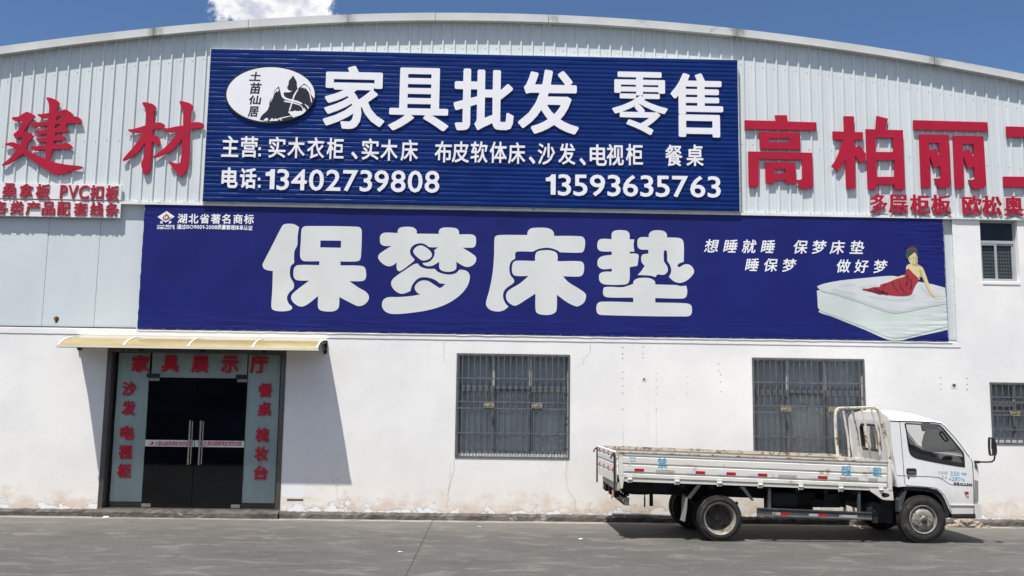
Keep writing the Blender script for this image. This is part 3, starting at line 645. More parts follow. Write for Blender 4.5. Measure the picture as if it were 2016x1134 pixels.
# ---- windows
def frame_rect(mb, x0, x1, z0, z1, t, ya, yb, mi=0):
    mb.box((x0, ya, z0), (x0+t, yb, z1), mi); mb.box((x1-t, ya, z0), (x1, yb, z1), mi); mb.box((x0+t, ya, z1-t), (x1-t, yb, z1), mi); mb.box((x0+t, ya, z0), (x1-t, yb, z0+t), mi)
def barred_window(R, cols, ncol_frac, seed, lab):
    x0, x1, z0, z1 = R; w, h = x1-x0, z1-z0; ya = .085
    fb = MB(); frame_rect(fb, x0+.01, x1-.005, z0+.035, z1-.005, .045, ya, ya+.055)
    zt = z1-.325*h
    fb.box((x0+.055, ya+.002, zt-.03), (x1-.05, ya+.053, zt+.03), 1)
    for f in ncol_frac: fb.box((x0+f*w-.028, ya+.001, zt+.03), (x0+f*w+.028, ya+.054, z1-.05))
    win = fb.build('window', ['alu', 'alu_dark'], hall, bevel=.004)
    if lab: win['label'] = lab
    sl_ = MB(); sl_.box((x0, .0, z0), (x1, .14, z0+.034)); sl_.build('sill', 'white_metal', win)
    xs = [x0+.055]+[x0+f*w for f in ncol_frac]+[x1-.05]
    for i in range(len(xs)-1):
        pn = MB(); pn.quad((xs[i], ya+.03, zt), (xs[i+1], ya+.03, zt), (xs[i+1], ya+.03, z1-.04), (xs[i], ya+.03, z1-.04)); pn.build('pane', 'pane', win, fix=False)
        s2 = MB(); off = .012*(i % 2); frame_rect(s2, xs[i]-.012, xs[i+1]+.012, z0+.082, zt-.032, .042, ya+.004+off, ya+.030+off); sash = s2.build('sash', 'alu_dark', win, bevel=.003)
        pn = MB(); pn.quad((xs[i], ya+.02+off, z0+.1), (xs[i+1], ya+.02+off, z0+.1), (xs[i+1], ya+.02+off, zt-.05), (xs[i], ya+.02+off, zt-.05)); pn.build('pane', 'pane', win, fix=False)
    rr = random.Random(seed); rows = [[], []]; n = 160; ph1, ph2 = rr.uniform(0, 6), rr.uniform(0, 6)
    for k in range(n+1):
        x = x0+w*k/n; u = k/n*2*math.pi
        d = .010*math.sin(9*u+ph1+2*math.sin(3*u))+.005*math.sin(19*u+ph2)
        rows[0].append((x, .21+d, z0)); rows[1].append((x+.02*math.sin(5*u), .21+d*.35, z1))
    cb_ = MB(); cb_.loft(rows); cb_.build('curtain', 'curtain', win, smooth='all')
    # welded security bars in front
    gb = MB(); yg = -.012; frame_rect(gb, x0+.004, x1-.004, z0+.004, z1-.004, .032, yg, yg+.028)
    nb = cols
    for k in range(1, nb+1):
        x = x0+w*k/(nb+1)+rr.uniform(-.003, .003); gb.box((x-.008, yg+.003, z0+.036), (x+.008, yg+.019, z1-.036))
    for f in (.239, .465, .526, .761):
        z = z1-f*h; gb.box((x0+.036, yg-.003, z-.011), (x1-.036, yg+.0025, z+.011))
    gr = gb.build('window_grille', 'grille', hall)
    eb = MB()
    for f in (.29, .71):
        xc = x0+f*w; zc = z1-.4955*h; a, b = .095, .046
        o = [(xc-a, zc-b*.4), (xc-a*.8, zc-b), (xc+a*.8, zc-b), (xc+a, zc-b*.4), (xc+a, zc+b*.4), (xc+a*.8, zc+b), (xc-a*.8, zc+b), (xc-a, zc+b*.4)]
        i_ = [(xc+(p-xc)*.82, zc+(q-zc)*.68) for p, q in o]
        eb = MB(); plate(eb, [o, i_], yg-.004, .010); 
        for k in range(5):
            xx = xc-.06+.03*k; eb.tube([(xx-.022, yg-.008, zc-.02*(-1)**k), (xx, yg-.012, zc+.012*(-1)**k), (xx+.022, yg-.008, zc+.022*(-1)**k)], .006, 6)
        eb.tube([(xc-.08, yg-.008, zc-.01), (xc, yg-.010, zc+.006), (xc+.08, yg-.008, zc-.012)], .007, 6)
        eb.build('emblem', 'brass', gr)
barred_window(W1, 18, (.325, .655), 1, 'barred window between the shop doors and the truck')
barred_window(W2, 18, (.325, .655), 2, 'barred window partly hidden behind the truck')
barred_window(W3, 12, (.33, .66), 3, 'barred window cut by the right edge of the photo')
# upper window without bars
x0, x1, z0, z1 = W4; ya = .09; fb = MB(); frame_rect(fb, x0+.004, x1-.004, z0+.035, z1-.02, .035, ya, ya+.05)
zt = avgz((1932, 474.5), (2000, 476.5)); fb.box((x0+.04, ya+.001, zt-.03), (x1-.04, ya+.049, zt+.03)); xm = avgx((1965, 480), (1969, 556)); 
uw = fb.build('window', 'alu', hall, bevel=.004); uw['label'] = 'upper window without bars beside the banner'
for a, b in ((x0+.03, xm+.02), (xm-.02, x1-.03)):
    s2 = MB(); frame_rect(s2, a, b, z0+.06, zt-.02, .04, ya+.006+(.012 if a > x0+.1 else 0), ya+.028+(.012 if a > x0+.1 else 0)); s2.build('sash', 'alu', uw, bevel=.003)
    pb = MB(); pb.box((a+.03, ya+.045, z0+.09), (b-.03, ya+.055, zt-.05))
    for i in range(6):
        for j in range(10):
            cx, cz = a+.03+(b-a-.06)*(i+.5)/6, z0+.09+(zt-.05-z0-.09)*(j+.5)/10
            pb.lathe((cx, ya+.0445, cz), [(.018, 0), (.001, -.001)], 8, 1)
    pb.build('blind', ['screen_dot', 'screen_dark'], uw)
pb = MB(); pb.box((x0+.03, ya+.03, zt+.02), (x1-.03, ya+.04, z1-.04)); pb.build('pane', 'screen_dark', uw)
us = MB(); us.box((x0-.0, -.012, z0-.03), (x1, .13, z0+.034)); us.build('sill', 'render', uw, bevel=.008)

# ---- glazed shop entrance
YG = .155
df = MB(); jt = .085
df.box((DX0, -.012, .118), (DX0+jt, YG+.06, DZ1)); df.box((DX1-jt, -.012, .118), (DX1, YG+.06, DZ1)); df.box((DX0+jt, -.010, DZ1-.075), (DX1-jt, YG+.06, DZ1-.001))
doorf = df.build('door_frame', 'steel', hall, bevel=.004)
gx0, gx1 = DX0+jt, DX1-jt
lx0 = (W(293.5, 745, YG).x+W(279, 985, YG).x)/2; lx1 = (W(487.5, 745, YG).x+W(475, 990, YG).x)/2; lzt = (W(293, 744, YG).z+W(487, 746, YG).z)/2; lxm = avgx((383, 870, YG), (380, 940, YG))
gz0 = .135
def glasspane(name, a, b, c, d, y, m): q = MB(); q.box((a, y, c), (b, y+.010, d)); return q.build(name, m, doorf, fix=True)
pz = (W(215, 989, YG).z+W(540, 989, YG).z)/2
for (a, b, lab) in ((gx0, lx0-.004, 'side'), (lx1+.004, gx1, 'side')):
    glasspane('side_pane', a, b, gz0, DZ1-.076, YG, 'clear_front')
    pp = MB(); rows = []; n = 14
    for j in range(15):
        z = pz+(DZ1-.085-pz)*j/14; row = []
        for k in range(n+1):
            x = a+.05*(a == gx0)+(b-a-.055)*k/n; row.append((x, YG+.018+.004*math.sin(k*1.1+j*.7)+.003*math.sin(k*2.3-j*1.9), z))
        rows.append(row)
    pp.loft(rows); pp.build('paper_sheet', 'paper', doorf, smooth='all')
    bb = MB(); bb.box((a, YG+.03, gz0), (b, YG+.035, DZ1-.08)); bb.build('dark_interior', 'dark_glass', doorf)
glasspane('transom_pane', lx0+.004, lx1-.004, lzt+.006, DZ1-.076, YG, 'clear_front')
pp = MB(); pp.box((lx0+.03, YG+.018, lzt+.01), (lx1-.02, YG+.022, DZ1-.08)); pp.build('paper_sheet', 'paper', doorf)
bb = MB(); bb.box((lx0, YG+.03, lzt+.01), (lx1, YG+.035, DZ1-.08)); bb.build('dark_interior', 'dark_glass', doorf)
sz0, sz1 = avgz((300, 879.5, YG), (470, 880, YG)), avgz((300, 866.5, YG), (470, 867.5, YG))
for i, (a, b) in enumerate(((lx0, lxm-.004), (lxm+.004, lx1))):
    q = MB(); q.box((a, YG, gz0+.012), (b, YG+.012, lzt)); leaf = q.build('door', 'dark_glass', hall, bevel=.002)
    s = MB(); s.box((a+.002, YG-.003, sz0), (b-.002, YG-.0005, sz1)); strip = s.build('sticker_strip', 'white_sheet', leaf)
    xa, xb = (304, 379) if i == 0 else (401.5, 476.5)
    L = text_line('土苗仙居家具批发欢迎您', [xa+3.4+(xb-xa-6.8)*k/10 for k in range(11)], 873, 873.6, 7.6, 9.5, YG-.003, .02, .035)
    lettering('lettering', L, YG-.003, .0015, 'door_red', strip)
    lm = MB(); cx_, cz_ = W(297.5 if i == 0 else 394.5, 873, YG).x, (sz0+sz1)/2
    plate(lm, [[(cx_+.05*math.cos(t_), cz_+.035*math.sin(t_)) for t_ in [k*math.pi/10 for k in range(20)]], [(cx_+.044*math.cos(t_), cz_+.029*math.sin(t_)) for t_ in [k*math.pi/10 for k in range(20)]]], YG-.003, .0015)
    plate(lm, [[(cx_-.02, cz_-.028), (cx_+.01, cz_+.012), (cx_+.02, cz_+.028), (cx_+.032, cz_+.008), (cx_+.042, cz_-.008), (cx_+.03, cz_-.024)]], YG-.003, .0016); lm.build('logo', 'door_red', strip, fix=False)
    hx = W(374.5 if i == 0 else 395.5, 828, YG-.06).x*.5+W(369.5 if i == 0 else 391, 915, YG-.06).x*.5
    z_t, z_b = W(375, 828, YG-.06).z, W(370, 915, YG-.06).z
    hb = MB(); hb.tube([(hx, YG-.06, z_b), (hx, YG-.06, z_t)], .0165, 12)
    for z in (z_b+.17, z_t-.17): hb.tube([(hx, YG-.06, z), (hx, YG-.0005, z)], .011, 10)
    hb.tube([(hx+.035, YG-.03, z_b+.01), (hx+.035, YG-.03, z_t-.01)], .013, 12)
    hb.build('handle', 'chrome', leaf, smooth=True)
    px = a if i == 0 else b-.19
    for nm, m_, lo_, hi_ in (('patch_fitting', 'chrome', (px+.01, YG-.012, lzt-.055), (px+.19, YG-.0005, lzt-.002)), ('door_clamp', 'black_trim', (px-.02-.03*(i == 0), YG-.010, lzt+.004), (px+.19, YG-.0005, lzt+.075)), ('patch_fitting', 'chrome', (px+.01*i, YG-.012, gz0+.014), (px+.17, YG-.0005, gz0+.068))):
        ft = MB(); ft.box(lo_, hi_); ft.build(nm, m_, leaf, bevel=.004)

# red cut lettering stuck on the entrance glass
YL = YG-.0005
for i, (c_, x0_, x1_) in enumerate(zip('家具展示厅', (259.7, 318.6, 377, 436, 492), (295, 353, 411, 469.7, 528.3))):
    y0_ = 699.5+.75*i; lt = lettering('red_character', ch_box(c_, (x0_, y0_, x1_, y0_+33), YL, .035), YL, .02, 'door_red')
    p = W((x0_+x1_)/2, y0_+33, YL); rebase(lt, p)
    tag(lt, 'red character %s in the heading above the glass doors' % c_, 'sign letter', 'red lettering on the entrance glass')
for chs, cs in (('沙发电视柜', ((254.8, 765.4), (253.5, 803), (250.8, 851.8), (247.2, 889.8), (244.9, 927))), ('餐桌梳妆台', ((522.7, 768.3), (521, 805.3), (516.9, 856), (514.8, 893.4), (513.7, 930.7)))):
    for c_, (cx_, cy_) in zip(chs, cs):
        lt = lettering('red_character', ch_box(c_, (cx_-13.5, cy_-14, cx_+13.5, cy_+14), YL, .03), YL, .02, 'door_red'); rebase(lt, W(cx_, cy_+14, YL))
        tag(lt, 'small red character %s in the vertical column on the entrance side pane' % c_, 'sign letter', 'red lettering on the entrance glass')

# added unseen shed, wing and doors: something dark for the shop glass to mirror
sh = thing('added_reflection_shed', (0, -36, 0), 'added unseen dark shed behind the photographer for the shop glass to mirror', 'shed')
mb = MB(); mb.box((-45, -48, 0), (45, -36, 7.0)); mb.build('wall', 'added_shed_wall', sh)
mb = MB(); mb.box((-45, -35.99, 0), (-7.5, -13.2, 4.2)); mb.build('added_reflection_wing', 'added_shed_wall', sh)  # wing added to set where the door glass reflection turns dark
mb = MB(); mb.add([(-45.5, -48.5, 7.002), (45.5, -48.5, 7.002), (45.5, -35.5, 7.002), (-45.5, -35.5, 7.002), (-45.5, -42, 8.6), (45.5, -42, 8.6)], [(0, 3, 2, 1), (3, 4, 5, 2), (0, 1, 5, 4), (0, 4, 3), (1, 2, 5)]); mb.build('roof', 'added_shed_wall', sh)
for k in range(5):
    mb = MB(); x = -2+9.0*k; mb.box((x, -36.0, .02), (x+3.6, -35.95, 3.6)); mb.build('door', 'steel', sh)

# ================================================================== AWNING
PRJ = .82
ax0, ax1 = W(115, 682, -PRJ).x, W(624, 688, -PRJ).x
azf = (W(115, 683, -PRJ).z+W(624, 689, -PRJ).z)/2; azt = (W(165, 664, -.03).z+W(632, 671, -.03).z)/2
aw = thing('door_awning', ((ax0+ax1)/2, 0, azf), 'curved tan awning in four bays above the glass doors', 'awning')
def aprof(u): a = u*math.radians(72); return (-.03-(PRJ-.03)*math.sin(a)/math.sin(math.radians(72)), azf+.03+(azt-azf-.03)*(math.cos(a)-math.cos(math.radians(72)))/(1-math.cos(math.radians(72))))
NB = 4; bay = (ax1-ax0)/NB
for b in range(NB):
    mb = MB(); rows = []; und = []
    for k in range(17):
        y, z = aprof(k/16); rows.append([(ax0+b*bay+.012, y, z), (ax0+(b+1)*bay-.012, y, z)])
    for k in range(16, -1, -1):
        y, z = aprof(k/16); rows.append([(ax0+b*bay+.012, y, z-.006), (ax0+(b+1)*bay-.012, y, z-.006)])
    mb.loft(rows); mb.build('awning_panel', 'awning', aw, smooth=True)
for b in range(NB+1):
    mb = MB(); x = ax0+b*bay; rows = []
    for k in range(17):
        y, z = aprof(k/16); rows.append([(x-.016, y, z+.003), (x-.016, y, z+.011), (x+.016, y, z+.011), (x+.016, y, z+.003)])
    mb.loft(rows, closed=True); mb.build('rib', 'cream', aw)
    br = MB(); rows = []
    for k in range(15):
        y, z = aprof(k/16); rows.append([(x-.018, y, z-.012), (x+.018, y, z-.012), (x+.018, y, z-.05), (x-.018, y, z-.05)])
    br.loft(rows, closed=True); br.box((x-.03, -.05, azt-.23), (x+.03, -.001, azt+.0)); br.tube([(x, -.04, azt-.17), (x, -.22, azt-.13), (x, -.36, azt-.07)], .016, 8)
    br.build('bracket', 'black_trim', aw)
rl = MB(); rl.box((ax0-.03, -PRJ-.016, azf-.006), (ax1+.03, -PRJ+.014, azf+.028)); rl.box((ax0-.02, -PRJ-.006, azf-.014), (ax1+.02, -PRJ+.02, azf-.0065), 1); rl.build('front_rail', ['cream', 'steel_dark'], aw)
rl = MB(); rl.box((ax0-.02, -.06, azt-.003), (ax1+.02, -.001, azt+.028)); rl.build('wall_rail', 'cream', aw)

# ================================================================== BLUE FURNITURE SIGN BOARD
YB = -.085
bx0 = avgx((416, 95.2, YB), (398.5, 396.2, YB)); bx1 = avgx((1452.2, 119.3, YB), (1455.8, 416, YB)); bz1 = avgz((416, 95.2, YB), (1452.2, 119.3, YB)); bz0 = avgz((398.5, 396.2, YB), (1455.8, 416, YB))
sg = thing('sign_board', ((bx0+bx1)/2, 0, bz0), 'royal blue slatted signboard with white furniture wholesale lettering', 'signboard')
nr = 35; ph_ = (bz1-bz0)/nr; prof = []
for k in range(nr):
    z = bz1-k*ph_
    prof += [(YB+.0005, z), (YB, z-.002), (YB, z-ph_+.012), (YB+.001, z-ph_+.0105), (YB+.0042, z-ph_+.0080), (YB+.0042, z-ph_+.0036)]
    for a in range(6):
        t_ = a/5*math.radians(80); prof.append((YB+.0008+.0030*(1-math.sin(t_)), z-ph_+.0034*math.cos(t_)))
rows = []; NX = 60; rb = random.Random(21); ph0 = [rb.uniform(0, 6) for _ in range(8)]
def wav(x, k): return .0016*math.sin(2.1*x+ph0[k % 8])+.0012*math.sin(5.3*x+ph0[(k*3) % 8]+k)
rows = [[(x, y+wav(x, i//12), z) for x in [bx0+(bx1-bx0)*j/NX for j in range(NX+1)]] for i, (y, z) in enumerate(prof)]
bd = MB(); bd.loft(rows); panel = bd.build('panel', 'board', sg, smooth='all', fix=False)
fr = MB(); fr.box((bx0-.012, YB+.004, bz0-.008), (bx0-.001, .0, bz1+.012)); fr.box((bx1+.001, YB+.004, bz0-.008), (bx1+.014, .0, bz1+.012)); fr.box((bx0-.001, YB+.004, bz1+.002), (bx1+.001, .0, bz1+.012)); fr.box((bx0-.001, YB+.016, bz0-.010), (bx1+.001, .0, bz0-.002)); fr.build('frame', 'flash', sg)
YS = YB-.004
for c_, wt_, as_, bx in zip('家具批发零售', (.026, .030, .026, .026, .024, .027), (1.2, 2.2, 1, 1, 2.2, 1.8), ((637.7, 127.9, 758.1, 256.6), (765.9, 131.9, 884.1, 259.7), (893.4, 134, 1011.7, 259.6), (1020.4, 135.6, 1139.2, 266.1), (1204.9, 140.2, 1314.2, 267.3), (1319.8, 143.3, 1423.1, 272))):
    lettering('character', ch_box(c_, bx, YS, wt_, .010, 0, as_), YS, .022, 'letter_white', sg)
l2 = [('主', 453.7, 288.4), ('营', 491, 289.5), ('实', 545.9, 290.3), ('木', 583.7, 291), ('衣', 621.9, 291.8), ('柜', 660.3, 292.9), ('实', 729.3, 294.1), ('木', 766.3, 295.9), ('床', 806, 296.4), ('布', 872.7, 299.2), ('皮', 906.6, 299.5), ('软', 943.2, 299.8), ('体', 981, 300.4), ('床', 1017.3, 301.9), ('沙', 1075.5, 303.6), ('发', 1116, 303.3), ('电', 1177.8, 305.6), ('视', 1211, 305.2), ('柜', 1248.8, 304.9), ('餐', 1326.3, 306.6), ('桌', 1367.9, 306.2)]
L = []
for c_, x, y in l2: L += ch_box(c_, (x-16.8, y-21.5, x+16.8, y+21.5), YS, .018, .014, 0, 1.3)
for x, y in ((698, 306.5), (1047.4, 315.8), (1147, 318.8)): L += ch_box('、', (x-6.3, y-7.5, x+6.3, y+7.5), YS, .03, .01)
for x, y in ((511.5, 293), (511.5, 305.5)): q = W(x, y, YS); L.append([(q.x-.022, q.z-.026), (q.x+.022, q.z-.026), (q.x+.022, q.z+.026), (q.x-.022, q.z+.026)])
lettering('lettering', L, YS, .018, 'letter_white', sg)
L = []
for c_, x, y in (('电', 452.8, 350.2), ('话', 489, 351.3)): L += ch_box(c_, (x-16, y-20.8, x+16, y+20.8), YS, .028, .016)
for x, y in ((510.5, 353), (510.8, 367)): q = W(x, y, YS); L.append([(q.x-.022, q.z-.026), (q.x+.022, q.z-.026), (q.x+.022, q.z+.026), (q.x-.022, q.z+.026)])
L += latin_line('13402739808', 522.6, 864, 333, 373, 337, 379, YS, .012)
lettering('lettering', L, YS, .018, 'letter_white', sg)
lettering('lettering', latin_line('13593635763', 1075, 1418, 343, 384, 347.5, 388.5, YS, .012), YS, .018, 'letter_white', sg)
# oval emblem with mountains
OX, OY, OS = 435, 120, 8.725
def ell(cx, cy, rx, ry, n=64): return [(cx+rx*math.cos(2*math.pi*k/n), cy+ry*math.sin(2*math.pi*k/n)) for k in range(n)]
ob_ = MB(); plate(ob_, traced([ell(852, 588, 777, 496)], OX, OY, OS, YS, False), YS, .03); oval = ob_.build('oval_plaque', 'black_ink', sg, fix=False)
YO = YS-.03
ob_ = MB(); plate(ob_, traced([ell(854, 580, 758, 470)], OX, OY, OS, YO, False), YO, .004); ob_.build('oval_face', 'letter_white', oval, fix=False)
YO -= .004
mtn = [(664, 1008, 1), (700, 940), (795, 850), (828, 780, 1), (835, 710), (885, 600), (920, 515), (965, 465), (995, 437, 1), (1008, 480), (1025, 545), (1050, 590), (1080, 545, 1), (1150, 540), (1225, 518, 1), (1165, 500), (1135, 460, 1), (1160, 400), (1168, 345), (1210, 290), (1240, 248, 1), (1275, 310), (1300, 355), (1305, 430), (1318, 480, 1), (1370, 435), (1432, 388, 1), (1480, 425), (1530, 480), (1545, 570), (1606, 652, 1), (1590, 720), (1520, 815), (1420, 900), (1280, 975), (1100, 1028), (950, 1048), (800, 1040)]
ob_ = MB(); plate(ob_, traced([mtn], OX, OY, OS, YO), YO, .003); ob_.build('mountain_mark', 'black_ink', oval, fix=False)
YO -= .003
wh = [[(1035, 560), (1075, 560), (1085, 600), (1140, 640), (1240, 665), (1350, 700), (1400, 735), (1380, 742), (1300, 715), (1200, 690), (1110, 665), (1050, 620)], [(1085, 682), (1200, 700), (1310, 730), (1380, 765), (1412, 810), (1410, 850), (1385, 885), (1400, 850), (1395, 810), (1370, 775), (1290, 745), (1180, 718), (1085, 700)],
      [(1425, 735, 1), (1475, 760), (1515, 805, 1), (1495, 825, 1), (1465, 775)], [(1425, 800, 1), (1465, 855, 1), (1390, 920), (1240, 972, 1), (1210, 945, 1), (1340, 905), (1400, 870)], [(1150, 875, 1), (1180, 865), (1230, 868), (1275, 853), (1310, 865), (1370, 858), (1395, 880), (1330, 915), (1215, 945, 1), (1175, 900)],
      [(1318, 480, 1), (1335, 482, 1), (1270, 600), (1240, 690), (1190, 850, 1), (1165, 850, 1), (1215, 700), (1250, 580)], [(985, 470, 1), (1000, 520, 1), (985, 510), (975, 548, 1), (960, 515, 1), (920, 560), (890, 640), (850, 720, 1), (870, 640), (905, 560), (945, 500)],
      [(1395, 430, 1), (1432, 412, 1), (1500, 455), (1530, 520), (1545, 600), (1565, 690), (1555, 725, 1), (1535, 640), (1515, 550), (1480, 500), (1440, 460), (1435, 490, 1), (1410, 455), (1370, 472, 1)], [(725, 1027, 1), (770, 985), (808, 988), (806, 1028, 1)], [(828, 1032, 1), (880, 978, 1), (910, 1010), (930, 985), (985, 1030, 1)], [(1010, 1024, 1), (1030, 1000), (1056, 1020, 1)], [(960, 1000), (1060, 968), (1200, 940, 1), (1205, 950, 1), (1080, 980), (970, 1012)], [(1095, 525), (1130, 520), (1190, 524), (1228, 512, 1), (1190, 535), (1140, 540)]]
ob_ = MB()
for lp in wh: plate(ob_, traced([lp], OX, OY, OS, YO), YO, .002+.0003*wh.index(lp))
ob_.build('mountain_highlight', 'letter_white', oval, fix=False)
L = []
for c_, bx in zip('土苗仙居', ((497, 182, 690, 345), (497, 368, 690, 570), (480, 590, 688, 750), (472, 775, 645, 962))):
    L += ch_box(c_, tuple(v/OS+o for v, o in zip(bx, (OX, OY, OX, OY))), YO+.003, .022, .014, .12)
lettering('lettering', L, YO+.003, .003, 'black_ink', oval)

# ================================================================== LARGE RED CHARACTERS ON THE CLADDING
YR = -.006
def red_sign(loops_list, ox, oy, sc, label, base, smooth=True, depth=.03):
    mb = MB()
    for lp in loops_list: plate(mb, traced(lp, ox, oy, sc, YR, smooth), YR, depth)
    o = mb.build('red_character', 'red', None, fix=False); rebase(o, W(*base, YR))
    return tag(o, label, 'sign letter', 'large red characters on the gable')
jian = [(603, 55), (640, 52), (710, 75), (755, 105), (765, 130), (740, 190), (737, 232, 1), (780, 222), (835, 203), (890, 225), (938, 268), (932, 290, 1), (1000, 298), (1040, 330), (1055, 378, 1), (870, 380, 1), (855, 395), (845, 430), (872, 455), (870, 478), (850, 492), (714, 499, 1), (712, 540, 1), (790, 530), (825, 545), (836, 570), (828, 592), (800, 598), (697, 600, 1), (693, 655, 1), (790, 640), (860, 628), (900, 645), (930, 680), (925, 702), (680, 708, 1), (660, 780), (643, 850, 1), (720, 880), (850, 905), (1000, 920), (1063, 938), (1040, 955), (900, 995), (800, 1030), (730, 1030), (690, 1020), (620, 980), (480, 895), (380, 820), (302, 765, 1), (200, 845), (130, 890), (40, 918), (35, 910), (60, 885), (150, 805), (215, 720, 1), (180, 690), (130, 665), (70, 650), (90, 635), (170, 620), (220, 635), (265, 655, 1), (295, 575, 1), (295, 560, 1), (250, 565), (212, 578), (195, 555), (182, 520), (215, 490), (250, 450), (295, 350, 1), (240, 350), (200, 350), (160, 312), (190, 300), (240, 295), (290, 265), (350, 235), (400, 250), (455, 290), (430, 320), (390, 370), (310, 485, 1), (360, 488), (410, 515), (435, 548), (380, 610), (350, 690), (350, 715, 1), (420, 755), (500, 795), (590, 833, 1), (595, 720, 1), (520, 715), (460, 730), (435, 720), (400, 680), (450, 672), (597, 662, 1), (600, 618, 1), (550, 622), (500, 605), (468, 578), (520, 572), (603, 560, 1), (607, 518, 1), (560, 515), (510, 535), (480, 510), (450, 478), (520, 472), (612, 455, 1), (617, 405, 1), (560, 415), (490, 422), (440, 425), (400, 380), (440, 370), (620, 360, 1), (622, 310, 1), (560, 315), (520, 300), (488, 268), (540, 262), (633, 248, 1), (635, 160), (625, 110)]
red_sign([[jian, [(735, 292, 1), (803, 288, 1), (795, 332, 1), (724, 340, 1)], [(715, 397, 1), (775, 390), (770, 420), (745, 440), (708, 445, 1)]]], 0, 185, 6.478, 'brush style red character 建 far from the blue board, above the white strips', (85, 345))
mu = [(300, 90), (320, 78), (370, 85), (430, 102), (470, 135), (473, 155), (450, 200), (445, 250), (442, 345, 1), (480, 338), (530, 338), (570, 355), (585, 380), (560, 402), (500, 415), (428, 430, 1), (430, 490, 1), (470, 500), (505, 525), (525, 570), (522, 615), (495, 628), (460, 605), (420, 575, 1), (418, 700), (410, 850), (400, 930), (370, 980), (345, 993), (320, 988), (295, 920), (285, 870), (295, 830), (320, 780), (330, 700), (335, 590, 1), (290, 660), (220, 740), (130, 795), (60, 825), (48, 818), (80, 770), (180, 655), (250, 560), (305, 460, 1), (250, 470), (200, 465), (118, 436), (180, 420), (280, 393), (350, 370, 1), (352, 270), (348, 190), (325, 140)]
cai = [(772, 72), (790, 63), (850, 75), (910, 95), (945, 130), (945, 150), (920, 210), (915, 350, 1), (970, 332), (1030, 335), (1070, 352), (1085, 378), (1070, 400), (1000, 410), (905, 430, 1), (905, 600), (895, 850), (880, 910), (840, 980), (800, 1020), (770, 1018), (730, 960), (690, 920), (640, 838), (680, 845), (740, 858), (770, 855), (785, 830), (800, 700), (805, 545, 1), (760, 610), (680, 690), (560, 750), (480, 780), (437, 775), (470, 745), (580, 660), (680, 555), (760, 458, 1), (700, 462), (650, 462), (590, 440), (553, 412), (620, 410), (720, 390), (818, 375, 1), (820, 280), (822, 190), (800, 140)]
red_sign([[mu], [cai]], 235, 190, 6.478, 'brush style red character 材 next to the blue board edge', (320, 345))
gao = [[[(103, 150), (512, 160), (500, 85), (655, 83), (667, 167), (1043, 178), (1048, 285), (103, 265)]], [[(297, 303), (828, 315), (833, 533), (303, 527)], [(418, 388), (697, 388), (697, 438), (420, 438)]],
       [[(150, 560), (987, 577), (1000, 1020), (985, 1032), (930, 1046), (870, 1053), (830, 1045), (785, 935), (830, 932), (858, 915), (855, 667), (287, 658), (285, 1023), (157, 1023)]], [[(373, 697), (766, 703), (778, 980), (643, 980), (642, 937), (495, 935), (495, 980), (380, 980)], [(492, 790), (637, 790), (637, 848), (493, 848)]]]
red_sign(gao, 1450, 215, 6.672, 'block style red character 高 next to the blue board', (1540, 370), False)
bai = [[[(250, 92), (370, 92), (380, 105), (377, 288), (490, 290), (490, 387), (380, 388), (385, 480), (450, 450), (527, 560), (527, 645), (455, 675), (388, 575), (397, 985), (285, 985), (272, 630), (230, 705), (180, 775), (100, 710), (150, 640), (195, 540), (240, 385), (118, 383), (115, 280), (257, 283)]],
       [[(525, 252), (648, 255), (660, 87), (800, 122), (770, 260), (985, 265), (1012, 1000), (885, 997), (882, 940), (662, 938), (660, 998), (552, 998)], [(642, 357), (863, 360), (868, 535), (650, 535)], [(655, 637), (880, 637), (882, 843), (662, 843)]]]
red_sign(bai, 1620, 215, 6.3, 'block style red character 柏 between two other red block characters', (1710, 372), False)
li = [[[(37, 65), (805, 87), (812, 180), (38, 163)]], [[(97, 213), (403, 218), (428, 735), (410, 757), (350, 770), (298, 773), (250, 671), (305, 668), (322, 655), (316, 545), (245, 557), (205, 430), (215, 767), (118, 767)], [(195, 302), (300, 302), (312, 455), (270, 357), (203, 378)]],
      [[(447, 225), (763, 232), (793, 745), (770, 767), (710, 780), (655, 782), (605, 685), (660, 682), (677, 668), (668, 548), (605, 572), (552, 440), (562, 775), (470, 775)], [(542, 312), (660, 314), (668, 460), (612, 362), (550, 385)]]]
red_sign(li, 1790, 225, 5.274, 'block style red character 丽 with two tall loops under one bar', (1870, 372), False)
red_sign([[[(1000, 130), (1560, 146), (1565, 250), (1340, 245), (1352, 655), (1600, 662), (1606, 768), (972, 755), (969, 650), (1230, 653), (1220, 242), (1005, 240)]]], 1790, 225, 5.274, 'block style red character 工 cut off by the photo edge', (2030, 372), False)
for c_, bx in zip('多层柜板欧松奥', ((1711, 381.8, 1744.7, 421), (1747.4, 384.2, 1785, 421), (1789.5, 384.2, 1828, 422.7), (1830.4, 384.5, 1869.8, 422.7), (1892, 386.2, 1930, 423.7), (1931.3, 386.7, 1969.8, 425), (1974, 387, 2012, 426.3))):
    o = lettering('small_red_character', ch_box(c_, bx, YR, .026, .014, 0, 1.6), YR-.034, .025, 'red'); rebase(o, W((bx[0]+bx[2])/2, bx[3], YR))
    tag(o, 'small red character %s in the row above the upper window and banner end' % c_, 'sign letter', 'small red characters in a row on the cladding')

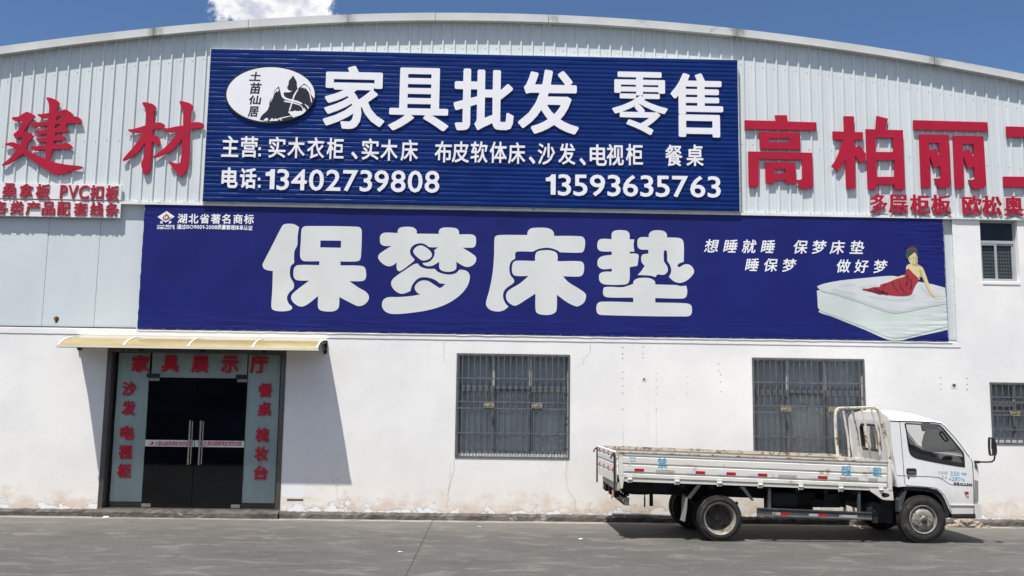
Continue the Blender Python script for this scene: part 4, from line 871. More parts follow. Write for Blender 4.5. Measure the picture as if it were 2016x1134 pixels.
# white strip boards with red foam letters
def strip_board(px, txt, xs, y0, y1, ew, eh, label, latin=None, wt=.026):
    (xa, ya, xb, yb, xc, yc, xd, yd) = px; Y = -.03 if 'upper' in label else -.01
    Y = -.045
    x1 = (W(xb, yb, Y).x+W(xc, yc, Y).x)/2; zt = (W(xa, ya, Y).z+W(xb, yb, Y).z)/2; zb = (W(xd, yd, Y).z+W(xc, yc, Y).z)/2; x0 = W(-260, 400, Y).x
    t = thing('strip_board', ((x0+x1)/2, Y, zb), label, 'signboard', 'white strip boards beside the blue sign')
    b = MB(); b.box((x0, Y, zb), (x1, Y+.035, zt)); b.build('panel', 'white_sheet', t, bevel=.003)
    L = []
    for c_, (a, d) in zip(txt, xs): u = (a-xs[0][0])/(xs[-1][0]-xs[0][0]); L += ch_box(c_, (a, y0+(y1-y0)*u, d, y0+(y1-y0)*u+eh), Y, wt, .015, 0, 1.5)
    if latin: L += latin_line(*latin, Y, .018)
    lettering('lettering', L, Y-.0005, .022, 'red_dark', t)
strip_board((0, 359.2, 239, 364.5, 238.5, 394.5, 0, 390.4), '桑拿板扣板', ((5.7, 33.4), (39, 65.5), (71.3, 99.4), (178, 204.5), (208.6, 234.5)), 360.3, 365, 28, 29.5, 'white strip board with red lettering about sauna panels, upper of the pair', ('PVC', 118.7, 174.5, 364.5, 390.5, 365.5, 391.5))
strip_board((0, 397, 237.5, 399.8, 236.8, 429.5, 0, 424.8), '各类产品配套线条', ((-12, 16), (21, 47), (51.5, 79.5), (83, 109), (113.5, 139), (146, 173), (178, 204), (208, 234.5)), 395, 399, 28, 27.5, 'white strip board with red lettering about matching mouldings, lower of the pair')

# ================================================================== NAVY MATTRESS BANNER
YV = -.02
vx0 = avgx((285, 402, YV), (271, 650, YV)); vx1 = avgx((1855, 430, YV), (1867.5, 671, YV)); vz1 = Z_SEAM-.055; vz0 = avgz((271, 648.5, YV), (1867.5, 669.5, YV))
bn = thing('banner', ((vx0+vx1)/2, YV, vz0), 'long navy vinyl mattress banner with huge rounded white characters', 'banner')
mb = MB(); rows = []; rv = random.Random(3)
for j in range(25):
    z = vz0+(vz1-vz0)*j/24; row = []
    for i in range(121):
        x = vx0+(vx1-vx0)*i/120; e = 0
        if j == 0: e = rv.uniform(-.012, .006)
        row.append((x+(rv.uniform(-.01, .006) if i in (0, 120) else 0), YV+.001*math.sin(x*.9+z)*math.sin(z*2.1), z+e))
    rows.append(row)
mb.loft(rows); mb.build('sheet', 'banner', bn, smooth='all', fix=False)
pf = MB()
for a, b in (((vx0+.04, YV+.02, vz0+.04), (vx1-.04, YV+.055, vz0+.08)), ((vx0+.04, YV+.02, vz1-.1), (vx1-.04, YV+.055, vz1-.06))): pf.box(a, b)
for x in np.linspace(vx0+.04, vx1-.08, 12): pf.box((x, YV+.021, vz0+.08), (x+.04, YV+.054, vz1-.1))
pf.build('frame', 'steel_dark', bn)
rp = MB(); n = 62; rr = random.Random(8); z_ = vz0-.035; prev = None
for i in range(n+1):
    x = vx0+(vx1-vx0+.05)*i/n
    rp.tube([(x, YV-.004, vz0+.006), (x+rr.uniform(-.03, .03), YV+.006, z_+rr.uniform(-.008, .008))], .0035, 5)
pts = [(vx0+(vx1-vx0+.08)*i/120, YV+.006, z_+.003*math.sin(i*1.7)+rr.uniform(-.005, .005)) for i in range(121)]
rp.tube(pts, .008, 6)
for s in range(14):
    z = vz0+(vz1-vz0)*(s+.5)/14; rp.tube([(vx1-.005, YV-.006, z), (vx1+.035, YV+.05, z+rr.uniform(-.03, .03))], .004, 5)
    rp.tube([(vx0+.005, YV-.006, z), (vx0-.03, YV+.05, z+rr.uniform(-.03, .03))], .004, 5)
rp.build('lacing', 'rope', bn)
YP = YV-.0025
def printed(name, loops_list, ox, oy, sc, mat, Y=YP, parent=bn, smooth=True, d=.0015):
    m_ = MB()
    for lp in loops_list: plate(m_, traced(lp, ox, oy, sc, Y, smooth), Y, d)
    return m_.build(name, mat, parent, fix=False)
bao = [[[(222, 185), (240, 168), (275, 163), (320, 168), (358, 190, 1), (348, 250), (343, 335), (322, 380), (318, 440), (318, 475), (295, 495), (285, 540), (290, 590), (315, 635), (314, 675), (280, 710), (262, 750), (275, 795), (303, 825), (295, 845), (250, 857), (190, 857), (150, 845), (138, 820), (145, 700), (150, 538, 1), (120, 535), (80, 520), (68, 490), (75, 470), (150, 325)]],
       [[(377, 215), (390, 190), (420, 182), (820, 187), (848, 200), (856, 235), (848, 430), (835, 455), (800, 463), (686, 463, 1), (687, 494, 1), (845, 497), (878, 510), (890, 550), (885, 600), (860, 618), (757, 619, 1), (830, 670), (890, 705), (912, 740), (905, 775), (870, 808), (830, 817), (800, 808), (678, 745, 1), (676, 810), (665, 840), (630, 858), (560, 858), (520, 845), (508, 820), (509, 737, 1), (430, 800), (385, 820), (350, 815), (310, 785), (295, 750), (310, 715), (438, 615, 1), (345, 612), (320, 595), (313, 550), (322, 510), (350, 492), (518, 492, 1), (520, 461, 1), (400, 460), (375, 445), (366, 410), (372, 300)], [(528, 296, 1), (692, 298, 1), (690, 354, 1), (526, 351, 1)]]]
meng = [[[(1000, 290), (1005, 255), (1035, 235), (1141, 237, 1), (1142, 215), (1160, 195), (1215, 187), (1265, 193), (1290, 215), (1292, 242, 1), (1468, 244, 1), (1468, 220), (1490, 198), (1545, 193), (1605, 200), (1625, 220), (1628, 248, 1), (1725, 248), (1755, 262), (1763, 300), (1755, 340), (1735, 353), (1655, 353, 1), (1730, 400), (1762, 430), (1755, 475), (1710, 505), (1665, 500), (1606, 465, 1), (1606, 515), (1590, 535), (1545, 545), (1495, 537), (1472, 515), (1471, 465, 1), (1420, 495), (1380, 500), (1350, 490), (1337, 476, 1), (1390, 465), (1425, 430), (1435, 390), (1430, 375, 1), (1462, 350, 1), (1390, 348), (1365, 330), (1325, 318), (1270, 332), (1240, 370), (1245, 410), (1275, 445, 1), (1268, 462, 1), (1160, 540), (1138, 530), (1132, 505), (1133, 470, 1), (1100, 495), (1060, 500), (1015, 475), (988, 440), (988, 415), (1005, 395), (1090, 340, 1), (1030, 338), (1005, 320)]],
        [[(1265, 390), (1275, 360), (1310, 337), (1345, 340), (1395, 375), (1413, 410), (1395, 440), (1345, 456), (1310, 440)]],
        [[(1300, 478, 1), (1320, 502), (1370, 520), (1435, 522, 1), (1465, 548), (1540, 567), (1600, 557), (1632, 527, 1), (1680, 535), (1708, 560), (1713, 600), (1690, 665), (1630, 735), (1530, 800), (1400, 845), (1250, 870), (1110, 880), (1050, 865), (1020, 830), (1017, 795), (1030, 765), (1065, 747), (1150, 745), (1250, 737), (1320, 724, 1), (1290, 705), (1276, 670), (1290, 640), (1330, 615), (1380, 617), (1420, 640), (1472, 674, 1), (1490, 668, 1), (1520, 641, 1), (1475, 637, 1), (1430, 605), (1360, 588), (1310, 595), (1270, 630), (1250, 665), (1242, 697, 1), (1200, 715), (1160, 718), (1115, 690), (1090, 650), (1092, 620), (1115, 590), (1200, 530), (1270, 485)]]]
chuang = [[[(215, 300), (222, 265), (260, 253), (476, 253, 1), (480, 225), (500, 203), (540, 195), (630, 197), (670, 212), (688, 240), (688, 260, 1), (900, 263), (928, 280), (935, 320), (925, 375), (905, 392), (737, 390, 1), (700, 368), (640, 354), (570, 362), (520, 385, 1), (400, 384), (382, 395), (380, 440, 1), (350, 462), (335, 500), (335, 540), (345, 575), (370, 608), (368, 632), (310, 675), (287, 710), (285, 750), (300, 790), (327, 822, 1), (290, 850), (240, 860), (185, 848), (152, 815), (150, 780), (175, 690), (200, 560), (212, 420)]],
          [[(540, 410), (555, 385), (600, 374), (660, 375), (705, 392), (717, 420), (716, 461, 1), (890, 461), (920, 475), (927, 515), (917, 565), (890, 582), (760, 580, 1), (800, 625), (880, 675), (935, 715), (942, 745), (925, 790), (880, 818), (850, 815), (790, 785), (711, 727, 1), (710, 830), (700, 865), (660, 885), (590, 885), (552, 870), (541, 840), (541, 718, 1), (460, 770), (390, 812), (360, 810), (320, 780), (307, 735), (325, 695), (420, 635), (486, 578, 1), (385, 577), (360, 560), (354, 515), (365, 470), (390, 457), (538, 459, 1)]]]
dian = [[[(1145, 260), (1152, 230), (1180, 216), (1230, 214), (1270, 222), (1287, 245), (1288, 287, 1), (1325, 288, 1), (1320, 330), (1326, 385, 1), (1290, 385, 1), (1290, 400, 1), (1335, 400), (1358, 410), (1357, 450), (1350, 497, 1), (1289, 508, 1), (1288, 600), (1275, 635), (1240, 647), (1090, 645), (1055, 625), (1045, 590), (1052, 560), (1085, 545), (1147, 543, 1), (1147, 520, 1), (1070, 523), (1038, 500), (1033, 470), (1042, 440), (1075, 420), (1147, 410, 1), (1146, 384, 1), (1065, 382), (1037, 365), (1032, 325), (1045, 292), (1075, 283), (1145, 286, 1)]],
        [[(1350, 320), (1355, 285), (1380, 270), (1440, 270, 1), (1442, 245), (1465, 222), (1510, 215), (1560, 222), (1583, 245), (1584, 272, 1), (1670, 275), (1705, 288), (1718, 325), (1718, 465, 1), (1680, 480), (1668, 500), (1685, 507), (1715, 490), (1750, 485), (1785, 505), (1800, 545), (1780, 580), (1740, 615), (1690, 633), (1640, 620), (1600, 585, 1), (1618, 545), (1612, 500), (1587, 458, 1), (1584, 385), (1572, 373), (1560, 385), (1560, 462, 1), (1585, 500), (1592, 530), (1585, 550), (1560, 568), (1510, 565, 1), (1493, 587, 1), (1450, 575), (1352, 570, 1), (1380, 540), (1408, 498, 1), (1385, 470), (1380, 435), (1392, 408), (1437, 400, 1), (1437, 370, 1), (1375, 367), (1355, 350)]],
        [[(1320, 620), (1345, 600), (1400, 592), (1455, 598), (1488, 620), (1492, 645, 1), (1660, 650, 1), (1690, 658), (1738, 655, 1), (1746, 700), (1735, 745), (1705, 757), (1492, 753, 1), (1492, 789, 1), (1735, 795), (1775, 810), (1783, 845), (1775, 885), (1745, 899), (1070, 888), (1035, 875), (1024, 835), (1035, 795), (1070, 782), (1317, 786, 1), (1317, 750, 1), (1110, 747), (1082, 730), (1078, 695), (1090, 667), (1230, 667), (1275, 655), (1318, 640, 1)]]]
printed('character', bao, 500, 400, 4.032, 'banner_white'); printed('character', meng, 500, 400, 4.032, 'banner_white'); printed('character', chuang, 920, 400, 4.032, 'banner_white'); printed('character', dian, 920, 400, 4.032, 'banner_white')
L = text_line('湖北省著名商标', [359.4, 380.9, 403, 424.9, 446.3, 468.6, 490.2], 430.4, 431.6, 20, 20.5, YP, .022, .02)
L += text_line('通过', [352.5, 361.2], 446.6, 446.7, 9, 10, YP, .024, .03)+latin_line('ISO9001-2008', 366, 427, 443, 450, 443.5, 451, YP, .02, .025)+text_line('质量管理体系认证', [432+8.7*k for k in range(8)], 447, 449, 9, 10, YP, .024, .03)
L += text_line('保梦', [318, 334.8], 437.7, 438, 6, 6, YP, .03, .04)+text_line('1999年商标注册', [311, 313.6, 316.2, 318.8, 322, 328, 332, 336.5, 341.5], 444.5, 445, 4.4, 4.6, YP, .03, .05)+text_line('证号第1666527号', [311, 315, 319, 322.5, 325, 327.5, 330, 332.5, 335, 337.5, 342], 449, 449.6, 4.4, 4.6, YP, .03, .05)
lettering('lettering', L, YP, .0015, 'print_white', bn)
DO = (290, 405, 8.765)
printed('diamond_logo', [[[(175, 193), (335, 93), (472, 187), (320, 290)]]], *DO, 'print_white', smooth=False)
printed('logo_mark', [[[(265, 210), (280, 180), (320, 150), (322, 125, 1), (345, 150, 1), (365, 165), (385, 200), (380, 218), (410, 200), (425, 188, 1), (400, 225), (370, 235), (330, 252), (285, 245)], [(292, 205), (300, 175), (312, 178), (308, 225), (298, 228)], [(322, 205), (330, 172), (348, 175), (342, 222), (328, 228)]]], *DO, 'p_red', Y=YP-.002)
L = text_line('想睡就睡 保梦床垫', [1401.2, 1438.2, 1474.8, 1512, 1540, 1576, 1612.6, 1648.8, 1687.3], 484.5, 487.6, 28.5, 28.5, YP, .015, .018, .2)
L += text_line('睡保梦  做好梦', [1480.6, 1517.4, 1553.6, 1590, 1620, 1660.6, 1696.2, 1733], 521.5, 525, 27.5, 27.5, YP, .015, .018, .2)
lettering('lettering', L, YP, .0015, 'print_white', bn)
PO = (1590, 470, 5.4)
printed('mattress_picture', [[[(100, 505, 1), (160, 482), (230, 465), (380, 440), (600, 418), (770, 402), (900, 395), (980, 408), (1100, 440), (1200, 460), (1330, 485), (1462, 522, 1), (1493, 968, 1), (1350, 1000), (1200, 1032), (1000, 1080, 1), (870, 1078), (600, 965), (400, 885), (250, 825), (120, 780), (128, 750, 1), (112, 740), (105, 650), (98, 552, 1), (132, 545, 1), (110, 525)]]], *PO, 'mat_side')
printed('mattress_top', [[[(100, 505, 1), (160, 482), (230, 465), (380, 440), (600, 418), (770, 402), (900, 395), (980, 408), (1100, 440), (1200, 460), (1330, 485), (1462, 522, 1), (1474, 668, 1), (1200, 722), (1000, 765), (900, 768), (760, 725), (550, 650), (330, 585), (140, 545)]]], *PO, 'mat_top', Y=YP-.002)
printed('mattress_seam', [[[(140, 555), (330, 605), (560, 680), (760, 750), (900, 790), (1000, 786), (1200, 745), (1478, 690, 1), (1478, 678, 1), (1200, 733), (1000, 775), (900, 779), (760, 738), (560, 664), (330, 590), (140, 548)]], [[(125, 762), (300, 830), (600, 942), (870, 1050), (1000, 1055), (1200, 1005), (1490, 935, 1), (1490, 927, 1), (1200, 997), (1000, 1046), (870, 1040), (600, 932), (300, 820), (125, 756)]]], *PO, 'mat_line', Y=YP-.0035)
wm = printed('woman_picture', [[[(1048, 330), (1055, 285), (1090, 266), (1112, 262), (1112, 235), (1165, 225), (1168, 268), (1220, 305), (1250, 370), (1290, 480), (1330, 570), (1368, 622), (1450, 640), (1448, 648), (1358, 640), (1325, 610), (1260, 510), (1210, 400), (1180, 440), (1120, 380), (1070, 330)]], [[(1035, 385), (950, 408), (900, 432), (875, 455), (905, 458), (960, 432), (1035, 410)]]], *PO, 'p_skin', Y=YP-.0035)
printed('face', [[[(1068, 205), (1072, 165), (1110, 150), (1150, 150), (1168, 180), (1165, 230), (1140, 262), (1112, 270), (1085, 250)]]], *PO, 'p_skin', Y=YP-.0045, parent=wm, d=.0007)
printed('dress', [[[(1030, 400), (1048, 335), (1070, 318), (1120, 365), (1180, 435), (1150, 490), (1125, 540), (1098, 595), (1000, 610), (850, 598), (720, 575), (600, 550), (580, 540), (600, 530), (640, 530), (700, 515), (768, 510), (772, 490), (850, 465), (950, 425)]]], *PO, 'p_dress', Y=YP-.005, parent=wm)
printed('skin_shade', [[[(1108, 262), (1140, 268), (1165, 245), (1168, 268), (1190, 285), (1150, 290), (1120, 278)]], [[(1190, 330), (1215, 370), (1260, 490), (1310, 580), (1345, 628), (1325, 612), (1258, 512), (1208, 402), (1182, 438), (1165, 420), (1195, 390)]], [[(900, 446), (960, 424), (1030, 400), (1034, 408), (960, 432), (905, 457)]], [[(1150, 165), (1167, 185), (1163, 228), (1142, 258), (1152, 215)]]], *PO, 'p_skin_shade', Y=YP-.0054, parent=wm, d=.0006)
printed('sheet_shade', [[[(560, 505), (700, 490), (760, 505), (680, 515), (580, 530), (540, 525)]], [[(640, 615), (800, 625), (960, 640), (1090, 620), (1130, 590), (1150, 610), (1080, 660), (900, 668), (740, 645)]], [[(1190, 500), (1260, 540), (1310, 610), (1270, 600), (1200, 540)]], [[(330, 500), (460, 480), (520, 490), (420, 510)]], [[(250, 545), (400, 560), (520, 600), (400, 590)]]], *PO, 'p_sheet_shade', Y=YP-.0032, d=.0004)
printed('hair', [[[(1046, 205), (1043, 150), (1065, 100), (1110, 80), (1150, 95), (1168, 140), (1168, 188), (1155, 165), (1135, 145), (1110, 165), (1080, 190), (1060, 208)]]], *PO, 'p_hair', Y=YP-.005, parent=wm)
printed('headband', [[[(1062, 118), (1085, 105), (1120, 103), (1155, 122), (1158, 135), (1120, 115), (1085, 118), (1062, 132)]]], *PO, 'p_dress', Y=YP-.0065, parent=wm)
for nm, q_, m_ in (('eye', [(1077, 211, 1), (1090, 208, 1), (1094, 212, 1), (1080, 215, 1)], 'p_hair'), ('eye', [(1119, 200, 1), (1134, 196, 1), (1138, 200, 1), (1122, 204, 1)], 'p_hair'), ('mouth', [(1112, 246, 1), (1124, 241, 1), (1134, 239, 1), (1124, 248, 1)], 'p_red')): printed(nm, [[q_]], *PO, m_, Y=YP-.0065, parent=wm, smooth=False)
printed('dress_fold', [[[(980, 450), (990, 500), (1030, 560), (1060, 590), (1030, 570), (985, 520)]], [[(830, 480), (800, 540), (810, 590), (795, 560), (800, 520)]], [[(1060, 380), (1070, 440), (1050, 500), (1055, 440)]], [[(900, 450), (920, 500), (960, 560), (935, 540), (905, 495)]], [[(700, 530), (780, 550), (860, 590), (770, 570)]], [[(1090, 420), (1110, 470), (1095, 540), (1098, 470)]], [[(640, 540), (720, 560), (800, 588), (700, 570)]]], *PO, 'p_fold', Y=YP-.0065, parent=wm)

# ================================================================== FLATBED TRUCK
YN = -2.27; YF = -.44; YC = -2.21; YCF = -.50          # near and far faces of the bed and of the cab
tr = thing('flatbed_truck', (W(1560, 1000, YN).x, (YN+YF)/2, 0), 'white flatbed lorry with dropside bed parked along the wall', 'truck')
def N(x, y, Y=YN): return W(x, y, Y)
def NX(x, y, Y=YN, at=None): p = W(x, y, Y); return Vector((p.x, Y if at is None else at, p.z))   # shape read on the near face, moved to depth `at`
def lerp(a, b, t): return a+(b-a)*t
# dropside panels: three shallow grooves between pressed bands
LCOL = [890.5, 895.2, 896.6, 898.6, 900.0, 910.6, 912.0, 914.2, 915.6, 927.4, 928.8, 931.0, 932.4, 939.0]
RCOL = [909.6, 915.4, 916.8, 919.0, 920.4, 931.2, 932.6, 935.0, 936.4, 948.4, 949.8, 952.2, 953.6, 959.6]
DEP = [0, 0, .016, .016, 0, 0, .016, .016, 0, 0, .016, .016, 0, 0]
XLp, XRp = 1226.5, 1746
def dropside(Yface, sgn, name, lab=None):
    rows = []
    for t in np.linspace(-.02*(sgn < 0), 1, 30):
        row = [NX(lerp(XLp, XRp, t), lerp(a, b, t), YN, Yface+sgn*d) for a, b, d in zip(LCOL, RCOL, DEP)]
        t0, b0 = row[0], row[-1]
        row = [Vector((t0.x, Yface+sgn*.035, t0.z))]+row+[Vector((b0.x, Yface+sgn*.035, b0.z))]
        rows.append(row)
    mb = MB(); mb.loft(rows); mb.add(rows[0], [tuple(range(len(rows[0])))]); mb.add(rows[-1], [tuple(range(len(rows[-1])))])
    o = mb.build(name, 'bed', tr)
    if lab: o['label'] = lab
    # chipped top rail
    rb_ = MB(); rows = []; rr = random.Random(4)
    for t in np.linspace(-.022*(sgn < 0), 1, 60):
        p = NX(lerp(1219, 1750, t), lerp(890, 909.8, t), YN, Yface); j = rr.uniform(-.004, .003)
        rows.append([Vector((p.x, Yface-sgn*.008, p.z-.006)), Vector((p.x, Yface-sgn*.008, p.z+.012+j)), Vector((p.x, Yface+sgn*.048, p.z+.014+j)), Vector((p.x, Yface+sgn*.048, p.z-.04))])
    rb_.loft(rows); rb_.build('top_rail', 'rim_rust', o)
    return o
side = dropside(YN, 1, 'side_panel', 'near dropside with reflectors and blue stencil'); far_side = dropside(YF, -1, 'side_panel')
# lower rail, corner post, front bracket
mb = MB(); rows = []
for t in np.linspace(0, 1, 20):
    a, b = NX(lerp(1229, 1757, t), lerp(940.4, 961.2, t)), NX(lerp(1229, 1757, t), lerp(948.2, 967.4, t))
    rows.append([a+Vector((0, .012, 0)), b+Vector((0, .012, 0)), b+Vector((0, .07, 0)), a+Vector((0, .07, 0))])
mb.loft(rows, closed=True); mb.build('bed_rail', 'bed', tr, bevel=.004)
mb = MB()
q = [NX(1217.5, 889.5), NX(1226, 890), NX(1228, 938), NX(1218.5, 938)]; mb.hexa(q, [v+Vector((0, .09, 0)) for v in q])
q = [NX(1218.5, 938.3), NX(1229.5, 938.3), NX(1226, 962), NX(1222, 962)]; mb.hexa(q, [v+Vector((0, .05, 0)) for v in q])
mb.build('corner_post', 'bed', tr, bevel=.006)
mb = MB(); br_o = [(1712, 962.5, 1), (1757.5, 965, 1), (1759.5, 985, 1), (1744, 984.4), (1736, 982.5), (1724, 974), (1714, 967.5, 1)]; br_i = [(1736, 971.5), (1750, 972.3), (1751, 978.5), (1738, 979)]
plate(mb, [[P2(x, y, YN) for x, y in smooth_loop(br_o)], [P2(x, y, YN) for x, y in smooth_loop(br_i)]], YN+.03, .03)
q = [NX(1747.5, 908), NX(1754.5, 908.5), NX(1757, 965.5), NX(1749.5, 965)]; mb.hexa([v+Vector((0, -.006, 0)) for v in q], [v+Vector((0, .06, 0)) for v in q])
mb.build('front_bracket', 'bed', tr, bevel=.004)
# far rail and bed floor
def BZ(x, off=0.0): a, b = NX(1229, 943), NX(1757, 963.5); return a.z+(b.z-a.z)*(x-a.x)/(b.x-a.x)+off
bxa, bxb = NX(1222, 943).x, NX(1755, 963).x
mb = MB(); a, b = (bxa, BZ(bxa)), (bxb, BZ(bxb))
mb.hexa([(a[0], YN+.05, a[1]-.02), (b[0], YN+.05, b[1]-.02), (b[0], YN+.05, b[1]+.03), (a[0], YN+.05, a[1]+.03)], [(a[0], YF-.02, a[1]-.02), (b[0], YF-.02, b[1]-.02), (b[0], YF-.02, b[1]+.03), (a[0], YF-.02, a[1]+.03)])
mb.build('bed_floor', 'rim_rust', tr)
mb = MB()
for k in range(10):
    x = lerp(bxa+.1, bxb-.1, k/9); z = BZ(x); mb.box((x-.03, YN+.08, z-.11), (x+.03, YF-.03, z-.021))
for y in (-1.72, -1.0):
    mb.hexa([(bxa+.1, y, BZ(bxa)-.27), (bxb+1.5, y, BZ(bxb)-.30), (bxb+1.5, y, BZ(bxb)-.14), (bxa+.1, y, BZ(bxa)-.111)], [(bxa+.1, y+.07, BZ(bxa)-.27), (bxb+1.5, y+.07, BZ(bxb)-.30), (bxb+1.5, y+.07, BZ(bxb)-.14), (bxa+.1, y+.07, BZ(bxa)-.111)])
mb.build('chassis', 'under', tr)
mb = MB(); x0 = NX(1232, 950).x                                    # long dark skirt seen below the rear of the bed
q = [NX(1231, 949, YN, -1.95), NX(1340, 953, YN, -1.95), NX(1320, 974, YN, -1.95), NX(1228, 972, YN, -1.95)]; mb.hexa(q, [v+Vector((0, .5, 0)) for v in q]); mb.build('rear_crossmember', 'under', tr)
# hinges
for x, y in ((1240, 942), (1333, 946), (1416.6, 949.3), (1497, 952.6), (1576.7, 956.2), (1655.7, 959.6), (1734.7, 962.6)):
    mb = MB(); p = NX(x, y, YN, YN)
    mb.box((p.x-.040, YN-.008, p.z-.010), (p.x+.040, YN-.001, p.z+.045)); mb.box((p.x-.040, YN+.002, p.z-.065), (p.x+.040, YN+.011, p.z-.022)); mb.tube([(p.x-.034, YN-.010, p.z-.012), (p.x+.034, YN-.010, p.z-.012)], .012, 8)
    mb.build('hinge', 'bed', tr, bevel=.004)
# reflective stickers along the side
def rect_px(mb, x0, x1, yt, h, Y, mi=0, slope=.036, d=.003, at=None):
    q = [NX(x0, yt+slope*0, Y, at), NX(x1, yt+slope*(x1-x0), Y, at), NX(x1, yt+h+slope*(x1-x0), Y, at), NX(x0, yt+h, Y, at)]
    mb.hexa([v+Vector((0, -d-.0008, 0)) for v in q], [v+Vector((0, -.0008, 0)) for v in q], mi)
REFS = [(1232, 1249, 1267.7, 921.6, 'w'), (1291, 1309, 1328, 924.3, 'o'), (1351, 1369, 1388, 926.6, 'w'), (1412, 1430, 1448.5, 928.8, 'w'), (1473, 1492, 1510.5, 931.2, 'w'), (1532, 1550, 1568, 934, 'o'), (1592, 1610, 1629, 936.2, 'w'), (1653, 1672, 1690, 938.6, 'o'), (1710, 1719, 1728, 941, 'o')]
for x0, xm_, x1, y, k in REFS:
    mb = MB(); rect_px(mb, x0, xm_, y, 5.6, YN); rect_px(mb, xm_, x1, y+.036*(xm_-x0), 5.6, YN, 1)
    mb.build('reflector', ['ref_white', 'ref_red'] if k == 'w' else ['ref_worn', 'ref_worn'], side)
for c_, b_ in (('禁', (1294.5, 901, 1313, 921)), ('超', (1656, 917, 1675.5, 936.5)), ('载', (1718, 919.6, 1735.5, 938.8))): lettering('lettering', ch_box(c_, b_, YN, .012, .018), YN-.0008, .002, 'stencil', side)
lettering('lettering', ch_box('严', (1238, 899, 1252, 917), YN, .03, .018), YN-.0008, .002, 'stencil_faint', side)
# tailgate, sitting slightly askew
def SK(y): return -.07*(y-YN)/(YF-YN)
xT = NX(1218, 900).x
tcol = [NX(1218, y) for y in (890, 896.5, 898, 900, 901.5, 911, 912.5, 914.5, 916, 928, 929.5, 931.5, 933, 940, 950)]; tdep = [0, 0, .015, .015, 0, 0, .015, .015, 0, 0, .015, .015, 0, 0, 0]
rows = []
for t in np.linspace(0, 1, 16):
    y = lerp(YN+.04, YF-.02, t); rows.append([Vector((xT-.02+SK(y), y, tcol[0].z+.01)), *[Vector((xT-.055+d+SK(y), y, p.z)) for p, d in zip(tcol, tdep)], Vector((xT-.02+SK(y), y, tcol[-1].z))])
mb = MB(); mb.loft(rows, closed=True); mb.add(rows[0], [tuple(range(len(rows[0])))]); mb.add(rows[-1], [tuple(range(len(rows[0])))]); tg_ = mb.build('tailgate', 'bed', tr)
mb = MB()
for z_, mi in ((tcol[9].z+.022, 0), (tcol[0].z-.03, 1)):
    for k in range(4):
        y = lerp(YN+.25, YF-.25, k/3)
        mb.box((xT-.062+SK(y), y-.09, z_-.022), (xT-.052+SK(y), y, z_+.022), 1); mb.box((xT-.062+SK(y), y, z_-.022), (xT-.052+SK(y), y+.09, z_+.022), 0)
mb.build('reflector', ['ref_white', 'ref_red'], tg_)
mb = MB(); rr = random.Random(6)
for k in range(26): y = lerp(YN+.12, YF-.12, k/25); mb.box((xT-.0585+SK(y), y-.012, tcol[5].z+.01), (xT-.054+SK(y), y+.012, tcol[4].z-.012))
mb.build('lettering', 'grey_ink', tg_)
for y in (YN+.005, YF-.06):
    mb = MB(); q_ = xT+SK(y); mb.box((q_-.075, y, tcol[0].z-.62), (q_-.05, y+.045, tcol[0].z-.01)); mb.tube([(q_-.06, y+.02, tcol[0].z-.03), (q_-.1, y+.0, tcol[0].z-.04), (q_-.13, y-.01, tcol[0].z-.10)], .014, 6); mb.build('latch_post', 'black_trim', tr, bevel=.004)
mb = MB(); zt = tcol[-1].z
mb.box((xT-.03, YN+.06, zt-.13), (xT+.05, YF-.04, zt-.01)); 
for y in (-1.9, -1.45, -.95, -.7): mb.box((xT-.035, y, zt-.26), (xT+.06, y+.16, zt-.13), 1)
mb.tube([(xT, -1.62, zt-.2), (xT-.02, -1.6, zt-.3), (xT+.0, -1.45, zt-.33), (xT+.02, -1.38, zt-.26)], .008, 6, 1)
mb.build('tail_frame', ['rim_rust', 'under'], tr)
for y in (-2.02, -.78):
    mb = MB(); mb.box((xT-.05, y, zt-.25), (xT-.036, y+.17, zt-.15)); mb.build('tail_lamp', 'lamp_red', tr, bevel=.005)
bxp = (N(1246, 988, YN+.05).x+N(1196, 974, YF-.05).x)/2; bzp = N(1246, 988, YN+.05).z
mb = MB(); mb.box((bxp-.03, YN+.05, bzp-.055), (bxp+.03, YF-.05, bzp+.055)); mb.box((bxp-.05, YN+.048, bzp+.03), (bxp+.035, YF-.048, bzp+.0565)); mb.box((bxp-.05, YN+.048, bzp-.0565), (bxp+.035, YF-.048, bzp-.035))
rbmp = mb.build('rear_bumper', 'guard', tr, bevel=.005)
mb = MB()
for y in (YN+.18, -1.4, YF-.35): mb.box((bxp-.0335, y, bzp-.028), (bxp-.0305, y+.11, bzp+.022)); mb.box((bxp-.0335, y+.11, bzp-.028), (bxp-.0305, y+.2, bzp+.022), 1)
mb.build('reflector', ['ref_red', 'ref_worn'], rbmp)
mb = MB()
for y in (-1.75, -1.0): mb.box((bxp+.02, y, bzp+.04), (bxp+.10, y+.08, bzp+.32))
mb.build('bumper_bracket', 'under', tr)
mb = MB(); c = NX(1277, 981, YN, -1.35)                               # spare wheel carrier with chain
mb.add([], []); 
mb.tube([(c.x-.0, -1.35, c.z-.02), (c.x, -1.35, c.z+.05)], [.19, .16], 20); mb.tube([(c.x, -1.9, c.z+.02), (c.x, -1.9, c.z-.16)], .009, 6)
for k in range(7): mb.tube([(c.x+.006*(-1)**k, -1.9, c.z-.02-.022*k), (c.x-.006*(-1)**k, -1.9, c.z-.045-.022*k)], .012, 6)
mb.build('spare_wheel_carrier', 'under', tr)
mb = MB(); c = NX(1299, 975, YN, -1.5); mb.box((c.x-.025, -1.53, c.z-.25), (c.x+.025, -1.47, c.z+.12)); mb.build('support_strut', 'under', tr)
